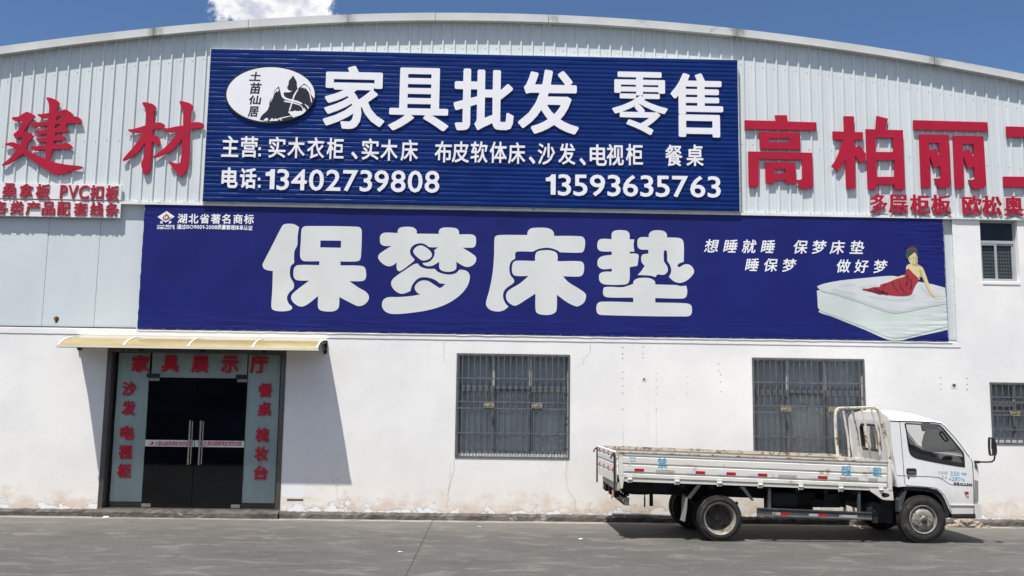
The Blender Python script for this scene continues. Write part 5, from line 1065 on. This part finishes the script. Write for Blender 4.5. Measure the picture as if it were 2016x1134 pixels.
# wheels
def tyre(mb, c, R, ri, y0, y1, mi=0):
    w = y1-y0; pr = [(ri, y0+.03), (ri+.012, y0+.012), (ri+.05, y0), (R-.075, y0+.0), (R-.03, y0+.012), (R-.008, y0+.03), (R, y0+.05), (R, y1-.05), (R-.008, y1-.03), (R-.03, y1-.012), (ri+.05, y1), (ri, y1-.03), (ri, y0+.03)]
    mb.lathe((c[0], 0, c[2]), pr, 56, mi)
def tread(mb, c, R, y0, y1, n=58, mi=0):
    for k in range(n):
        a = 2*math.pi*k/n; ca, sa = math.cos(a), math.sin(a); da = .62*math.pi/n
        for ya, yb, sh in ((y0+.012, y0+.068, 0), (y1-.068, y1-.012, .5)):
            A = a+sh*2*math.pi/n; P_ = []
            for rad in (R-.014, R+.005):
                for an, yy in ((A-da, ya), (A+da, ya), (A+da*1.1, yb), (A-da*.9, yb)):
                    rr_ = rad-(.012 if yy in (y0+.012, y1-.012) else 0); P_.append((c[0]+rr_*math.cos(an), yy, c[2]+rr_*math.sin(an)))
            mb.add(P_, [(0, 1, 2, 3), (7, 6, 5, 4), (0, 4, 5, 1), (1, 5, 6, 2), (2, 6, 7, 3), (3, 7, 4, 0)], mi)
cR = NX(1417.9, 1021.5, YN+.03); Rw = cR.z+.004; cR.z = Rw; ri = .245
cF = NX(1818.5, 1025.2, YN+.06); RwF = .368; cF.z = RwF-.004
def rear_pair(ya, s, label=None, dx=0.0):
    cR = globals()['cR']+Vector((dx, 0, 0))
    ys = [(ya, ya+.19*s), (ya+.245*s, ya+.435*s)]
    w = None
    for i, (a, b) in enumerate(ys):
        y0, y1 = min(a, b), max(a, b)
        rim = MB()
        if i == 0:
            Rr = lambda r, d: (r, a+d*s)
            rim.lathe((cR.x, 0, cR.z), [Rr(.205, .150), Rr(.215, .10), Rr(.222, .03), Rr(.238, .012), Rr(.249, .006), Rr(.251, .025), Rr(.244, .06)], 48)
            rim.lathe((cR.x, 0, cR.z), [Rr(.005, .135), Rr(.055, .128), Rr(.07, .150), Rr(.115, .152), Rr(.13, .165), Rr(.185, .158), Rr(.205, .150)], 48, 1)
            for k in range(5):
                an = 2*math.pi*(k+.28)/5; cx_, cz_ = cR.x+.165*math.cos(an), cR.z+.165*math.sin(an); L_ = []
                for q in range(14):
                    u, v = .042*math.cos(q*2*math.pi/14), .020*math.sin(q*2*math.pi/14); L_.append((cx_-u*math.sin(an)+v*math.cos(an), cz_+u*math.cos(an)+v*math.sin(an)))
                n0 = len(rim.v); rim.add([(x, a+.1545*s, z) for x, z in L_], [tuple(range(14))], 2)
            for k in range(6): an = 2*math.pi*k/6; rim.tube([(cR.x+.092*math.cos(an), a+.152*s, cR.z+.092*math.sin(an)), (cR.x+.092*math.cos(an), a+.118*s, cR.z+.092*math.sin(an))], .014, 6, 1)
        else:
            rim.lathe((cR.x, 0, cR.z), [(.005, (y0+y1)/2), (.2, (y0+y1)/2), (.24, y0+.02), (.249, y0+.02), (.249, y1-.02), (.2, y1-.03), (.005, (y0+y1)/2+.02)], 40, 1)
        tb = MB(); tyre(tb, cR, Rw, ri, y0, y1); tread(tb, cR, Rw, y0, y1, 70)
        ob = tb.build('wheel', 'rubber', tr, smooth=True); rim.build('rim', ['wheel', 'wheel_dark', 'hole'], ob, smooth=True)
        if label and i == 0: ob['label'] = label
rear_pair(YN+.03, 1, 'outer rear wheel with deep dished rim'); rear_pair(YF-.03, -1, None, -.12)
def front_wheel(ya, s, label=None):
    y0, y1 = sorted((ya, ya+.19*s)); tb = MB(); tyre(tb, cF, RwF, ri-.03, y0, y1); tread(tb, cF, RwF, y0, y1, 52)
    ob = tb.build('wheel', 'rubber', tr, smooth=True)
    if label: ob['label'] = label
    Rr = lambda r, d: (r, ya+d*s); rim = MB()
    rim.lathe((cF.x, 0, cF.z), [Rr(.004, -.030), Rr(.042, -.028), Rr(.052, -.01), Rr(.060, .004), Rr(.10, .0), Rr(.125, -.002), Rr(.150, .012), Rr(.178, .040), Rr(.190, .050), Rr(.196, .035), Rr(.202, .010), Rr(.214, .004), Rr(.219, .014), Rr(.214, .05)], 48)
    for k in range(6):
        an = 2*math.pi*(k+.25)/6+.3; cx_, cz_ = cF.x+.160*math.cos(an), cF.z+.160*math.sin(an); L_ = []
        for q in range(14):
            u, v = .034*math.cos(q*2*math.pi/14), .017*math.sin(q*2*math.pi/14); r_ = .160+v; L_.append((cF.x+r_*math.cos(an)-u*math.sin(an), ya+(.0175+(r_-.150)*1.0-.004)*s, cF.z+r_*math.sin(an)+u*math.cos(an)))
        rim.add(L_, [tuple(range(14))], 2)
        an2 = 2*math.pi*k/6; rim.tube([(cF.x+.088*math.cos(an2), ya+.004*s, cF.z+.088*math.sin(an2)), (cF.x+.088*math.cos(an2), ya-.022*s, cF.z+.088*math.sin(an2))], .014, 6)
    rim.lathe((cF.x, 0, cF.z), [Rr(.0005, -.042), Rr(.03, -.040), Rr(.040, -.032), Rr(.041, -.027)], 20, 1)
    rim.build('rim', ['wheel', 'wheel_dark', 'hole'], ob, smooth=True)
front_wheel(YN+.06, 1, 'front wheel with convex vented rim'); front_wheel(YF-.06, -1)
mb = MB(); mb.tube([(cR.x, YN+.2, cR.z), (cR.x, YF-.2, cR.z)], .06, 12); mb.tube([(cR.x, -1.5, cR.z), (cR.x, -1.2, cR.z)], .16, 14); mb.tube([(cF.x, YN+.2, cF.z), (cF.x, YF-.2, cF.z)], .05, 12)
for y in (-1.85, -.86):
    for k in range(5): mb.tube([(cR.x+(k*.07-.38), y, cR.z+.16-.02*k+.06), (cR.x, y, cR.z+.05+.018*k), (cR.x-(k*.07-.38), y, cR.z+.16-.02*k+.04)], .03, 6)
mb.build('axle', 'under', tr)
# mudflaps, struts, side guard, tanks
mb = MB(); ym = YN+.10; q = [NX(1351, 978, YN, ym), NX(1356, 978, YN, ym), NX(1352.5, 1028, YN, ym), NX(1347.5, 1028, YN, ym)]; mb.hexa(q, [v+Vector((.05, .42, .02)) for v in q]); mb.build('mudflap', 'guard', tr)
mb = MB(); q = [NX(1356, 980, YN, ym-.03), NX(1354, 1006, YN, ym-.03), NX(1350, 1028.5, YN, ym-.03), NX(1341, 1025, YN, ym-.03), NX(1348, 1002, YN, ym-.03), NX(1352, 981, YN, ym-.03)]
mb.add(q+[v+Vector((0, .02, 0)) for v in q], [tuple(range(6)), tuple(range(11, 5, -1))]+[(i, i+6, (i+1) % 6+6, (i+1) % 6) for i in range(6)]); mb.build('mudflap_edge', 'lamp_grey', tr)
mb = MB(); mb.hexa([NX(1373, 955.5), NX(1380, 955.8), NX(1359, 982.5), NX(1353, 981)], [v+Vector((0, .04, 0)) for v in (NX(1373, 955.5), NX(1380, 955.8), NX(1359, 982.5), NX(1353, 981))]); mb.build('fender_strut', 'guard', tr)
mb = MB(); qq = [NX(1457, 958.3), NX(1466, 958.8), NX(1485, 985.8), NX(1480, 986)]; mb.hexa(qq, [v+Vector((0, .03, 0)) for v in qq]); mb.build('fender_strut', 'guard', tr)
mb = MB(); rows = []
for t in np.linspace(0, 1, 12):
    a, b = NX(lerp(1491, 1717, t), lerp(999.7, 1008.8, t)), NX(lerp(1492, 1717, t), lerp(1016.8, 1024.3, t)); h = (a.z-b.z)
    rows.append([Vector((a.x, YN+.035, a.z)), Vector((a.x, YN, a.z)), Vector((a.x, YN, a.z-.018)), Vector((a.x, YN+.014, a.z-.032)), Vector((a.x, YN+.014, b.z+.032)), Vector((a.x, YN, b.z+.018)), Vector((a.x, YN, b.z)), Vector((a.x, YN+.035, b.z))])
mb.loft(rows, closed=True); mb.add(rows[0], [tuple(range(8))]); mb.add(rows[-1], [tuple(range(8))]); gd = mb.build('side_guard', 'guard', tr)
for a, b, c_ in ((1521, 1537, 1556), (1593, 1611, 1629), (1653, 1662, 1688)):
    mb = MB(); y = lerp(1008.6, 1013.6, (a-1521)/132); rect_px(mb, a, b, y, 4.8, YN, 0, .033, .003, YN+.013); rect_px(mb, b, c_, y+.033*(b-a), 4.8, YN, 1 if a < 1650 else 0, .033, .003, YN+.013); mb.build('reflector', ['ref_worn', 'ref_red'], gd)
for x, y0, y1 in ((1516.5, 961, 1001), (1693.5, 968, 1009)):
    mb = MB(); q = [NX(x-2.6, y0), NX(x+2.6, y0), NX(x+2.6, y1), NX(x-2.6, y1)]; mb.hexa([v+Vector((0, .036, 0)) for v in q], [v+Vector((0, .08, 0)) for v in q]); mb.build('guard_strut', 'guard', tr)
mb = MB(); c0, c1 = NX(1524, 971, YN), NX(1580, 1001, YN); mb.box((c0.x, YN+.16, c1.z), (c1.x, YN+.55, c0.z)); mb.build('fuel_tank', 'under', tr, bevel=.05)
mb = MB(); c0 = NX(1727, 1005.5); mb.lathe((c0.x, YN+.1, c0.z), [(.001, 0), (.03, -.005), (.034, .0), (.10, .008), (.118, .02), (.12, .35), (.001, .36)], 24); mb.box((c0.x-.02, YN+.1, c0.z-.2), (c0.x+.05, YN+.2, c0.z-.1)); mb.build('air_tank', 'under', tr, smooth=True)
mb = MB(); 
for a, b, c_, d, dy in ((1585, 1625, 974, 1000, .4), (1612, 1668, 987, 1004, .3), (1634, 1664, 976, 990, .25), (1668, 1690, 980, 1006, .5)): p, q = NX(a, c_), NX(b, d); mb.box((p.x, YN+dy, q.z), (q.x, YN+dy+.4, p.z))
p, q = NX(1545, 1018), NX(1632, 1027); mb.box((p.x, YN+.7, q.z), (q.x, YN+1.1, p.z+.2))
mb.tube([NX(1605, 985, YN, YN+.3), NX(1612, 998, YN, YN+.28), NX(1640, 1002, YN, YN+.28)], .015, 6); mb.build('battery_box', 'under', tr, bevel=.01)
# headboard rack at the front of the bed
def rack_bar(pts, t, mb):
    for a, b in zip(pts[:-1], pts[1:]): mb.bar(a, b, t, t*1.15)
yn, yf = YN+.05, YF-.05
mb = MB()
post = [(1752, 907), (1745, 868), (1738, 838), (1732.5, 815), (1727.5, 805.5), (1720, 802)]
npost = [NX(x, y, yn) for x, y in post]; dxm = NX(1720, 802, yn)
mb.tube(npost, .033, 10)
fpost = [N(1650, 900, yf), N(1647.5, 878, yf), N(1645, 850, yf), N(1644.5, 818, yf), N(1646.5, 808, yf), N(1652, 803.5, yf)]
mb.tube(fpost, .028, 10); mb.tube([npost[-1]+Vector((.0, -.03, 0)), npost[-1], fpost[-1], fpost[-1]+Vector((0, .02, 0))], .022, 10)
for k, pp_ in enumerate((((1672.5, 899), (1669.5, 862), (1660, 809)), ((1692.5, 900.5), (1688, 852), (1678, 808.5)), ((1713.5, 902), (1709.5, 862), (1697, 806)), ((1733.5, 904), (1729, 852), (1715.5, 805)))):
    y = lerp(yf, yn, (k+1)/5); mb.tube([N(x, y_, y) for x, y_ in pp_], .019, 8)
a, b = NX(1754, 909, yn), N(1648, 900, yf); mb.bar(a+Vector((0, -.03, -.01)), Vector((b.x, yf, b.z-.01)), .05, .05)
mb.build('headboard_rack', 'rack', tr, smooth=True)

# ---- cab
OUT = [(1752, 828), (1800, 829.6), (1840, 831.2), (1852, 833), (1859, 838.5), (1875, 856), (1889, 873), (1910, 901), (1917, 912), (1921, 945), (1922, 985), (1918, 1011.6), (1873.5, 1011.7), (1867, 999), (1860, 982), (1854.3, 972), (1844.4, 963.7), (1824.7, 960), (1782, 957.4), (1767.5, 958.8), (1766, 936.5), (1757, 883)]
WIN = [(1781, 834.6), (1783.6, 832.8, 1), (1812.6, 834.2), (1847, 836), (1855, 841), (1865.5, 853), (1892, 885), (1897.3, 893), (1899.7, 919.5, 1), (1892, 919), (1852, 912.3), (1815, 905), (1802, 901.5), (1792.8, 895), (1788.6, 884), (1783.8, 850)]
out2 = [P2(x, y, YC) for x, y in OUT]; win2 = [P2(x, y, YC) for x, y in smooth_loop(WIN)]
def inset(loop, k):
    c = np.mean(loop, axis=0); return [tuple(c+(np.array(p)-c)*k) for p in loop]
def inset_d(loop, d):
    P_ = np.array(loop); n = len(P_); A = np.roll(P_, 1, 0); B = np.roll(P_, -1, 0); t = B-A; t /= np.linalg.norm(t, axis=1)[:, None]+1e-9; nn = np.stack([-t[:, 1], t[:, 0]], 1)
    area = .5*np.sum(P_[:, 0]*np.roll(P_[:, 1], -1)-np.roll(P_[:, 0], -1)*P_[:, 1]); return (P_+nn*d*(1 if area > 0 else -1)).tolist()
cabm = MB(); plate(cabm, [out2, win2], YC+.035, .035); plate(cabm, [out2, win2], YCF, .035)
# skins between the two sides
def strip(mb, pts, y0, y1, bulge=0.0, n=10, mi=0):
    rows = []
    for k in range(n+1):
        t = k/n; s = 1-(2*t-1)**2
        rows.append([(x+bulge*s, lerp(y0, y1, t), z) for x, z in pts])
    mb.loft(rows, mi)
strip(cabm, [out2[i] for i in range(7, 12)], YC, YCF, .07)               # nose below the windscreen
strip(cabm, [out2[i] for i in (11, 12)], YC, YCF); strip(cabm, [out2[i] for i in range(12, 20)], YC+.035, YC+.5, 0, 2, 1); strip(cabm, [out2[i] for i in range(12, 20)], YCF-.5, YCF-.035, 0, 2, 1)
zfl = P2(1800, 952, YC)[1]; cabm.box((out2[18][0]-.05, YC+.036, zfl-.03), (out2[9][0]-.03, YCF-.036, zfl), 1)
# rear wall with window
xb0 = out2[0][0]; rz1, rz0 = out2[0][1], out2[19][1]; xr_ = lambda z: lerp(out2[19][0], xb0, (z-rz0)/(rz1-rz0))
ywa, ywb = None, None
pw = [N(1733, 834, -1.75), N(1698, 833, -1.2)]
yA, yB = -1.76, -1.02; zA, zB = rz1-.50, rz1-.09
rw = [(yA, zA+.04), (yA+.04, zA), (yB-.04, zA), (yB, zA+.04), (yB+.0, zB-.05), (yB-.05, zB), (yA+.05, zB), (yA, zB-.05)]
v, fs = fill_loops([[(YC+.035, rz0), (YCF-.035, rz0), (YCF-.035, rz1), (YC+.035, rz1)], rw], .03)
cabm.add([(xr_(b)+c+.015, a, b) for a, b, c in v], fs)
cab = cabm.build('cab', ['cab', 'black_trim'], tr, bevel=0)
for m_ in (rw,):
    g_ = MB(); g_.add([(xr_(z_)+.012, y_, z_) for y_, z_ in m_], [tuple(range(8))]); rwn = g_.build('rear_window', 'clear', cab, fix=False)
    c_ = np.mean(m_, axis=0); sl2 = MB(); 
    sl2.tube([(xr_(z_)-.004, y_, z_) for y_, z_ in list(m_)+[m_[0]]], .020, 6); sl2.build('seal', 'black_trim', rwn)
mb = MB()
for y_ in (-2.05, -1.75, -1.5, -1.2, -.9, -.7): mb.box((xr_(rz0+.3)-.02, y_-.08, rz0+.05), (xr_(rz0+.3)+.005, y_+.08, rz0+.36))
mb.build('rear_pressing', 'cab', cab, bevel=.015)
# roof: crowned shell above the gutter line
roof_pts = [(1752, 828), (1760, 828.3), (1780, 829), (1800, 829.6), (1820, 830.4), (1840, 831.2), (1848, 832.3), (1852, 833)]
crown = [(1752, 811.5), (1760, 809.5), (1780, 808.3), (1800, 810.5), (1820, 814.5), (1838, 821), (1847, 827), (1852.5, 831.5)]
rows = []
for t in np.linspace(0, 1, 25):
    u = abs(2*t-1); s = (1-u**3.2)**.62 if u < 1 else 0; y = lerp(YC+.0, YCF, t)
    row = []
    for (a, b), (c_, d) in zip(roof_pts, crown):
        p, q = NX(a, b, YC, y), NX(c_, d, YC, y)
        fx = lerp(p.x, q.x, s) + .05*s*(a > 1845)
        row.append(Vector((fx, y, lerp(p.z, q.z, s))))
    rows.append([Vector((row[0].x+.0, y, row[0].z-.005*0))]+row)
mb = MB(); mb.loft(rows)
bk_ = [r[0] for r in rows]; base_ = [Vector((xb0+.002, r[0].y, rz1)) for r in rows]; mb.loft([bk_, base_])
mb.build('cab_roof', 'cab', tr, smooth='all')
# glass
ws = [out2[i] for i in (3, 4, 5, 6, 7)]; mb = MB(); strip(mb, ws, YC+.05, YCF-.05, .09, 14); mb.build('windscreen', 'clear_front', cab, smooth='all', fix=False)
mb = MB(); 
for y_ in (YC, YCF): mb.tube([(x, y_+(.02 if y_ == YC else -.02), z) for x, z in [out2[i] for i in (2, 3, 4, 5, 6, 7)]], .026, 8)
mb.build('windscreen_pillar', 'cab', cab, smooth=True)
for y_, s_ in ((YC, 1), (YCF, -1)):
    v, fs = fill_loops([win2], .004); gm = MB(); gm.add([(a, y_+.018*s_, b) for a, b in win2], [tuple(range(len(win2)))]); wg = gm.build('door_window', 'clear', cab, fix=False)
    sm = MB(); plate(sm, [inset_d(win2, -.002), inset_d(win2, .020)], y_+(.010 if s_ == 1 else .030), .014)
    if s_ == 1:
        sill = [(1787, 874), (1797, 886), (1812, 893), (1840, 901), (1870, 907.5), (1900, 912), (1900.5, 921), (1852, 914), (1800, 903), (1790, 896)]
    plate(sm, [[P2(x, y, YC) for x, y in sill]], y_+(.034 if s_ == 1 else -.02), .006); sm.build('seal', 'black_trim', wg)
# interior
def ext_px(poly, y0, y1, name, m, par=cab): mb = MB(); plate(mb, [[P2(x, y, YC) for x, y in poly]], y1, y1-y0); return mb.build(name, m, par, bevel=.01)
for y0, y1 in ((YC+.18, YC+.72), (YC+.82, YCF-.18)): ext_px([(1772, 958), (1778, 880), (1781, 838), (1787, 838), (1795, 860), (1803, 876), (1815, 880), (1828, 888), (1848, 892), (1852, 912), (1848, 940)], y0, y1, 'seat', 'seat')
ext_px([(1852, 896), (1872, 895), (1892, 899), (1902, 903), (1912, 912), (1914, 950), (1856, 950)], YC+.05, YCF-.05, 'dashboard', 'dash')
mb = MB(); c_ = NX(1846, 887, YC, -.85); tl = [(c_.x+.20*math.cos(a)*.55, c_.y+.20*math.sin(a), c_.z+.20*math.cos(a)*.8) for a in np.linspace(0, 2*math.pi, 25)]; mb.tube(tl, .016, 8); mb.tube([c_, NX(1868, 912, YC, -.85)], .025, 8); mb.build('steering_wheel', 'black_trim', cab)
mb = MB(); q = [P2(*p, YC) for p in ((1855, 905), (1862, 898.5), (1876, 898), (1879, 903), (1876, 907.5), (1864, 907))]; plate(mb, [q], YC+.10, .05); mb.build('air_vent', 'dash', cab)
mb = MB(); q = [(1858, 852), (1862, 851), (1872, 864), (1873.5, 867.5), (1868, 868.5), (1859, 857)]; mb.tube([NX(x, y, YC, YC+.12) for x, y in smooth_loop(q, 3)+[smooth_loop(q, 3)[0]]], .012, 8); mb.build('grab_handle', 'black_trim', cab)
mb = MB(); q = [(1814, 833), (1826, 832), (1834, 835.5), (1843, 838), (1845, 842), (1838, 845), (1824, 845.5), (1820, 849), (1815, 848)]; plate(mb, [[P2(x, y, YC) for x, y in smooth_loop(q, 3)]], YC-.002, .03); mb.build('window_latch', 'badge', cab, bevel=.005)
# door lines, handle, badges
def seam(pts, r=.0055, m='black_trim', name='panel_gap'): mb = MB(); mb.tube([NX(x, y, YC, YC+.001) for x, y in pts], r, 6); return mb.build(name, m, cab)
seam([(1771, 829.2), (1773, 850), (1775.5, 880), (1778, 910), (1779.7, 936), (1781, 951), (1784, 955.5), (1800, 957), (1824.7, 958.8), (1842, 961), (1852.5, 967), (1860.5, 977), (1868, 994), (1873.5, 1009)], .005)
seam([(1766, 936.3), (1800, 937.2), (1830, 938.4), (1847, 940), (1856, 944), (1866, 951), (1871, 954), (1880, 955), (1913, 956.3)], .0045)
seam([(1752, 828.4), (1800, 830), (1840, 831.7), (1853, 833.8), (1860, 839.5), (1876, 857), (1890, 874), (1908, 899)], .008)
seam([(1912, 903), (1914.5, 912), (1916.5, 945), (1917.5, 985), (1917.5, 1011)], .006)
mb = MB(); q = [(1784.2, 924), (1786.5, 921.8), (1801.5, 922.2), (1804, 924.5), (1804, 932), (1801.5, 934.4), (1786.5, 933.9), (1784.2, 931.5)]; plate(mb, [[P2(x, y, YC) for x, y in q]], YC+.001, .010); c_ = NX(1788.5, 940, YC); mb.lathe((c_.x, YC, c_.z), [(.018, 0), (.014, -.008), (.0005, -.009)], 12); mb.build('door_handle', 'black_trim', cab, bevel=.004)
mb = MB(); q = [P2(*p, YC) for p in ((1786.5, 927.5), (1802, 928), (1802, 932.5), (1787, 932))]; plate(mb, [q], YC-.0095, .012); mb.build('door_handle', 'badge', cab, bevel=.004)
sd_ = NX(1873.5, 1012.4, YC); se_ = NX(1918.5, 1021.4, YC); mb = MB(); mb.box((sd_.x, YC-.01, se_.z), (se_.x, YC+.28, sd_.z)); mb.build('cab_step', 'black_trim', tr, bevel=.012)
mb = MB(); ledge_ = [NX(1871, 993), NX(1919, 996), NX(1919, 999), NX(1872.5, 996)]
q = [NX(x, y, YC, YC) for x, y in ((1869.5, 992.5), (1918, 993), (1918, 996), (1871, 995.5))]; mb.hexa([v+Vector((0, -.014, -.0)) for v in q], [v+Vector((0, .003, 0)) for v in q]); mb.build('side_moulding', 'cab', cab, bevel=.004)
# front corner, lamps, bumper
def corner(poly, m, name, dy0=-.005, depth=None, bevel=.012, par=tr):
    y1 = YCF+.01 if depth is None else YC+depth; mb = MB(); plate(mb, [[P2(x, y, YC) for x, y in poly]], y1, y1-(YC+dy0)); return mb.build(name, m, par, bevel=bevel)
corner([(1915, 904.5), (1919, 905.5), (1924.5, 912), (1925.5, 925), (1927, 938), (1926, 945.5), (1917, 944.5)], 'cab', 'corner_panel')
corner([(1918.2, 945.8), (1925.5, 946.5), (1926, 985), (1924.5, 991), (1918.2, 991)], 'lamp_grey', 'headlamp', -.006)
corner([(1917.5, 991.8), (1931.5, 993), (1932, 1000), (1932, 1010), (1932.8, 1012.5), (1931.5, 1021), (1921, 1021), (1919.5, 1012), (1918.2, 1011)], 'cab', 'bumper', -.012, None, .015)
mb = MB(); q = [NX(x, y, YC, YC-.012) for x, y in ((1919.5, 910.5), (1921.5, 911), (1922, 924), (1920, 923.5))]; mb.hexa(q, [v+Vector((0, .006, 0)) for v in q]); mb.build('corner_vent', 'badge', cab)
mb = MB(); q = [(1899, 967.6), (1905.5, 967.8), (1906.5, 970.5), (1905, 973), (1900, 972.5), (1898.6, 969.5)]; plate(mb, [[P2(x, y, YC) for x, y in q]], YC+.001, .018); q = [(1901, 973), (1906, 973), (1906.3, 976), (1904.5, 977.5), (1902.5, 976)]; plate(mb, [[P2(x, y, YC) for x, y in q]], YC+.001, .014, 1); mb.build('side_marker', ['lamp_red', 'cab'], cab, bevel=.003)
L = latin_line('320', 1871, 1888.7, 927.9, 936, 928.3, 936.6, YC, .0, .03)+latin_line('mm', 1893, 1902.8, 928, 935.6, 928.4, 936, YC, .012, .03)+latin_line('4280', 1867.8, 1890.7, 938.3, 946.3, 938.8, 947.2, YC, .0, .03)+latin_line('kg', 1893, 1899, 939.5, 945.6, 939.6, 945.8, YC, .012, .03)
lettering('lettering', L, YC+.0005, .003, 'stencil', cab)
L = text_line('栏板高度', [1848.5, 1853.5, 1858.5, 1863], 930, 930.6, 5, 6.5, YC, .015, .04)+text_line('总质量', [1849, 1855.5, 1862], 939, 939.6, 5, 6.5, YC, .015, .04)
lettering('lettering', L, YC+.0005, .003, 'stencil_faint', cab)
L = text_line('唐骏', [1880, 1886], 951.8, 952.2, 5.4, 5.6, YC, .02, .04)+latin_line('OULING', 1890, 1914, 950.6, 955, 951.6, 956.4, YC, .02, .03)
lettering('badge', L, YC+.0005, .006, 'badge', cab)
# wheel arch lip and mudguard
mb = MB(); lip = [(1782, 958.4), (1824.7, 961), (1844.4, 964.6), (1853.8, 972.6), (1859.4, 982.4), (1866.2, 999.2), (1872, 1011.6), (1868, 1021), (1862, 1021.5), (1862.5, 1008), (1857, 992), (1850, 980), (1840, 971.5), (1824, 968), (1782, 965.5)]
plate(mb, [[P2(x, y, YC) for x, y in lip]], YC+.30, .27); mb.build('wheel_arch', 'black_trim', tr)
mb = MB(); lip = [(1767, 961), (1783, 961), (1779, 972), (1771, 985), (1770, 1008), (1768, 1035), (1740, 1030), (1742, 985), (1760, 985)]
plate(mb, [[P2(x, y, YC) for x, y in lip]], YC+.55, .35); mb.build('mudguard', 'under', tr)
mb = MB(); lip = [(1783, 965), (1787, 967), (1776, 1004), (1771, 1008.5), (1771, 985), (1777, 974)]; plate(mb, [[P2(x, y, YC) for x, y in lip]], YC+.18, .15); mb.build('mudguard_edge', 'guard', tr)
mb = MB(); p, q = NX(1756, 962, YC), NX(1768, 1000, YC); mb.box((p.x-.25, YC+.4, q.z-.1), (out2[9][0]-.1, YCF-.4, zfl-.04)); mb.build('engine', 'under', tr)
# door mirror on its arm
mb = MB(); ya = YC-.02; mb.tube([N(1918.5, 909.3, ya), N(1926, 909.5, ya-.05), N(1945, 909.6, ya-.16), N(1953, 909, ya-.19), N(1957.5, 905, ya-.20), N(1959, 894, ya-.20)], .013, 8); mb.tube([N(1918.5, 909.3, ya), N(1928.5, 909.6, ya-.05)], .022, 8)
arm = mb.build('mirror_arm', 'black_trim', tr, smooth=True)
mb = MB(); mo = [(1949.3, 862.5), (1951, 861), (1956, 862.5), (1960, 868), (1962.6, 880), (1963, 890), (1961.5, 896), (1956, 897), (1951.5, 897), (1949.8, 890), (1948.8, 875)]
plate(mb, [[P2(x, y, ya-.28) for x, y in smooth_loop(mo, 4)]], ya-.22, .06); mir = mb.build('mirror', 'black_trim', tr, bevel=.012)
mb = MB(); mo = [(1949.6, 864), (1951.2, 864), (1951.2, 883), (1952.6, 886), (1952.8, 895), (1951.4, 895), (1949.8, 884)]
plate(mb, [[P2(x, y, ya-.28) for x, y in mo]], ya-.279, .004); mb.build('mirror_glass', 'cab', mir)

# ================================================================== SMALL LITTER
for i, (x, y, w, lab) in enumerate(((208, 1019.5, .05, 'white paper scrap lying in front of the door threshold'), (943, 1037.5, .035, 'tiny white scrap on the yard below the barred window'), (1143, 1063, .03, 'tiny white scrap on the yard behind the truck tail'), (788, 1089, .03, 'tiny pale scrap on the open concrete near the expansion joint'))):
    p = G(x, y); mb = MB(); rr = random.Random(i+30)
    vs = [(p.x+w*a*rr.uniform(.8, 1.2), p.y+w*b*rr.uniform(.8, 1.2), .006+.016*rr.random()) for a, b in ((-1, -.6), (1, -.5), (.9, .7), (-.8, .6))]; vs += [(x_, y_, z_+.003) for x_, y_, z_ in vs]
    mb.add(vs, [(0, 1, 2, 3), (7, 6, 5, 4), (0, 4, 5, 1), (1, 5, 6, 2), (2, 6, 7, 3), (3, 7, 4, 0)])
    o = mb.build('paper_scrap', 'scrap'); rebase(o, (p.x, p.y, 0)); tag(o, lab, 'litter', 'scraps of litter on the yard')
mb = MB(); rr = random.Random(44); c_ = W(1906, 1036, -.22)
for k in range(30):
    u = rr.gauss(0, .19); r_ = rr.uniform(.03, .10)*(1-min(.65, abs(u)*1.4)); x = c_.x+u; y = -.17+rr.uniform(-.08, .05); z = max(r_*.25, rr.uniform(0, .13)*(1-min(1, abs(u)/.40)))
    bm = bmesh.new(); bmesh.ops.create_icosphere(bm, subdivisions=2, radius=r_); ta = rr.uniform(-.6, .6)
    vs = []
    for v in bm.verts:
        q = v.co*rr.uniform(.80, 1.12); q = Vector((max(-.75*r_, min(.75*r_, q.x))*1.5, q.y*.9, max(-.5*r_, min(.5*r_, q.z))*.8)); q = Matrix.Rotation(ta, 3, 'Y') @ q
        vs.append((x+q.x, y+q.y, max(.001, z+q.z)))
    mb.add(vs, [tuple(v.index for v in f.verts) for f in bm.faces]); bm.free()
rub = mb.build('rubble', 'rubble'); rebase(rub, (c_.x, -.2, 0)); tag(rub, 'low heap of broken plaster against the plinth beneath the truck bumper', 'rubble', None, 'stuff')

for o_ in (_to, _fo): bpy.data.objects.remove(o_)
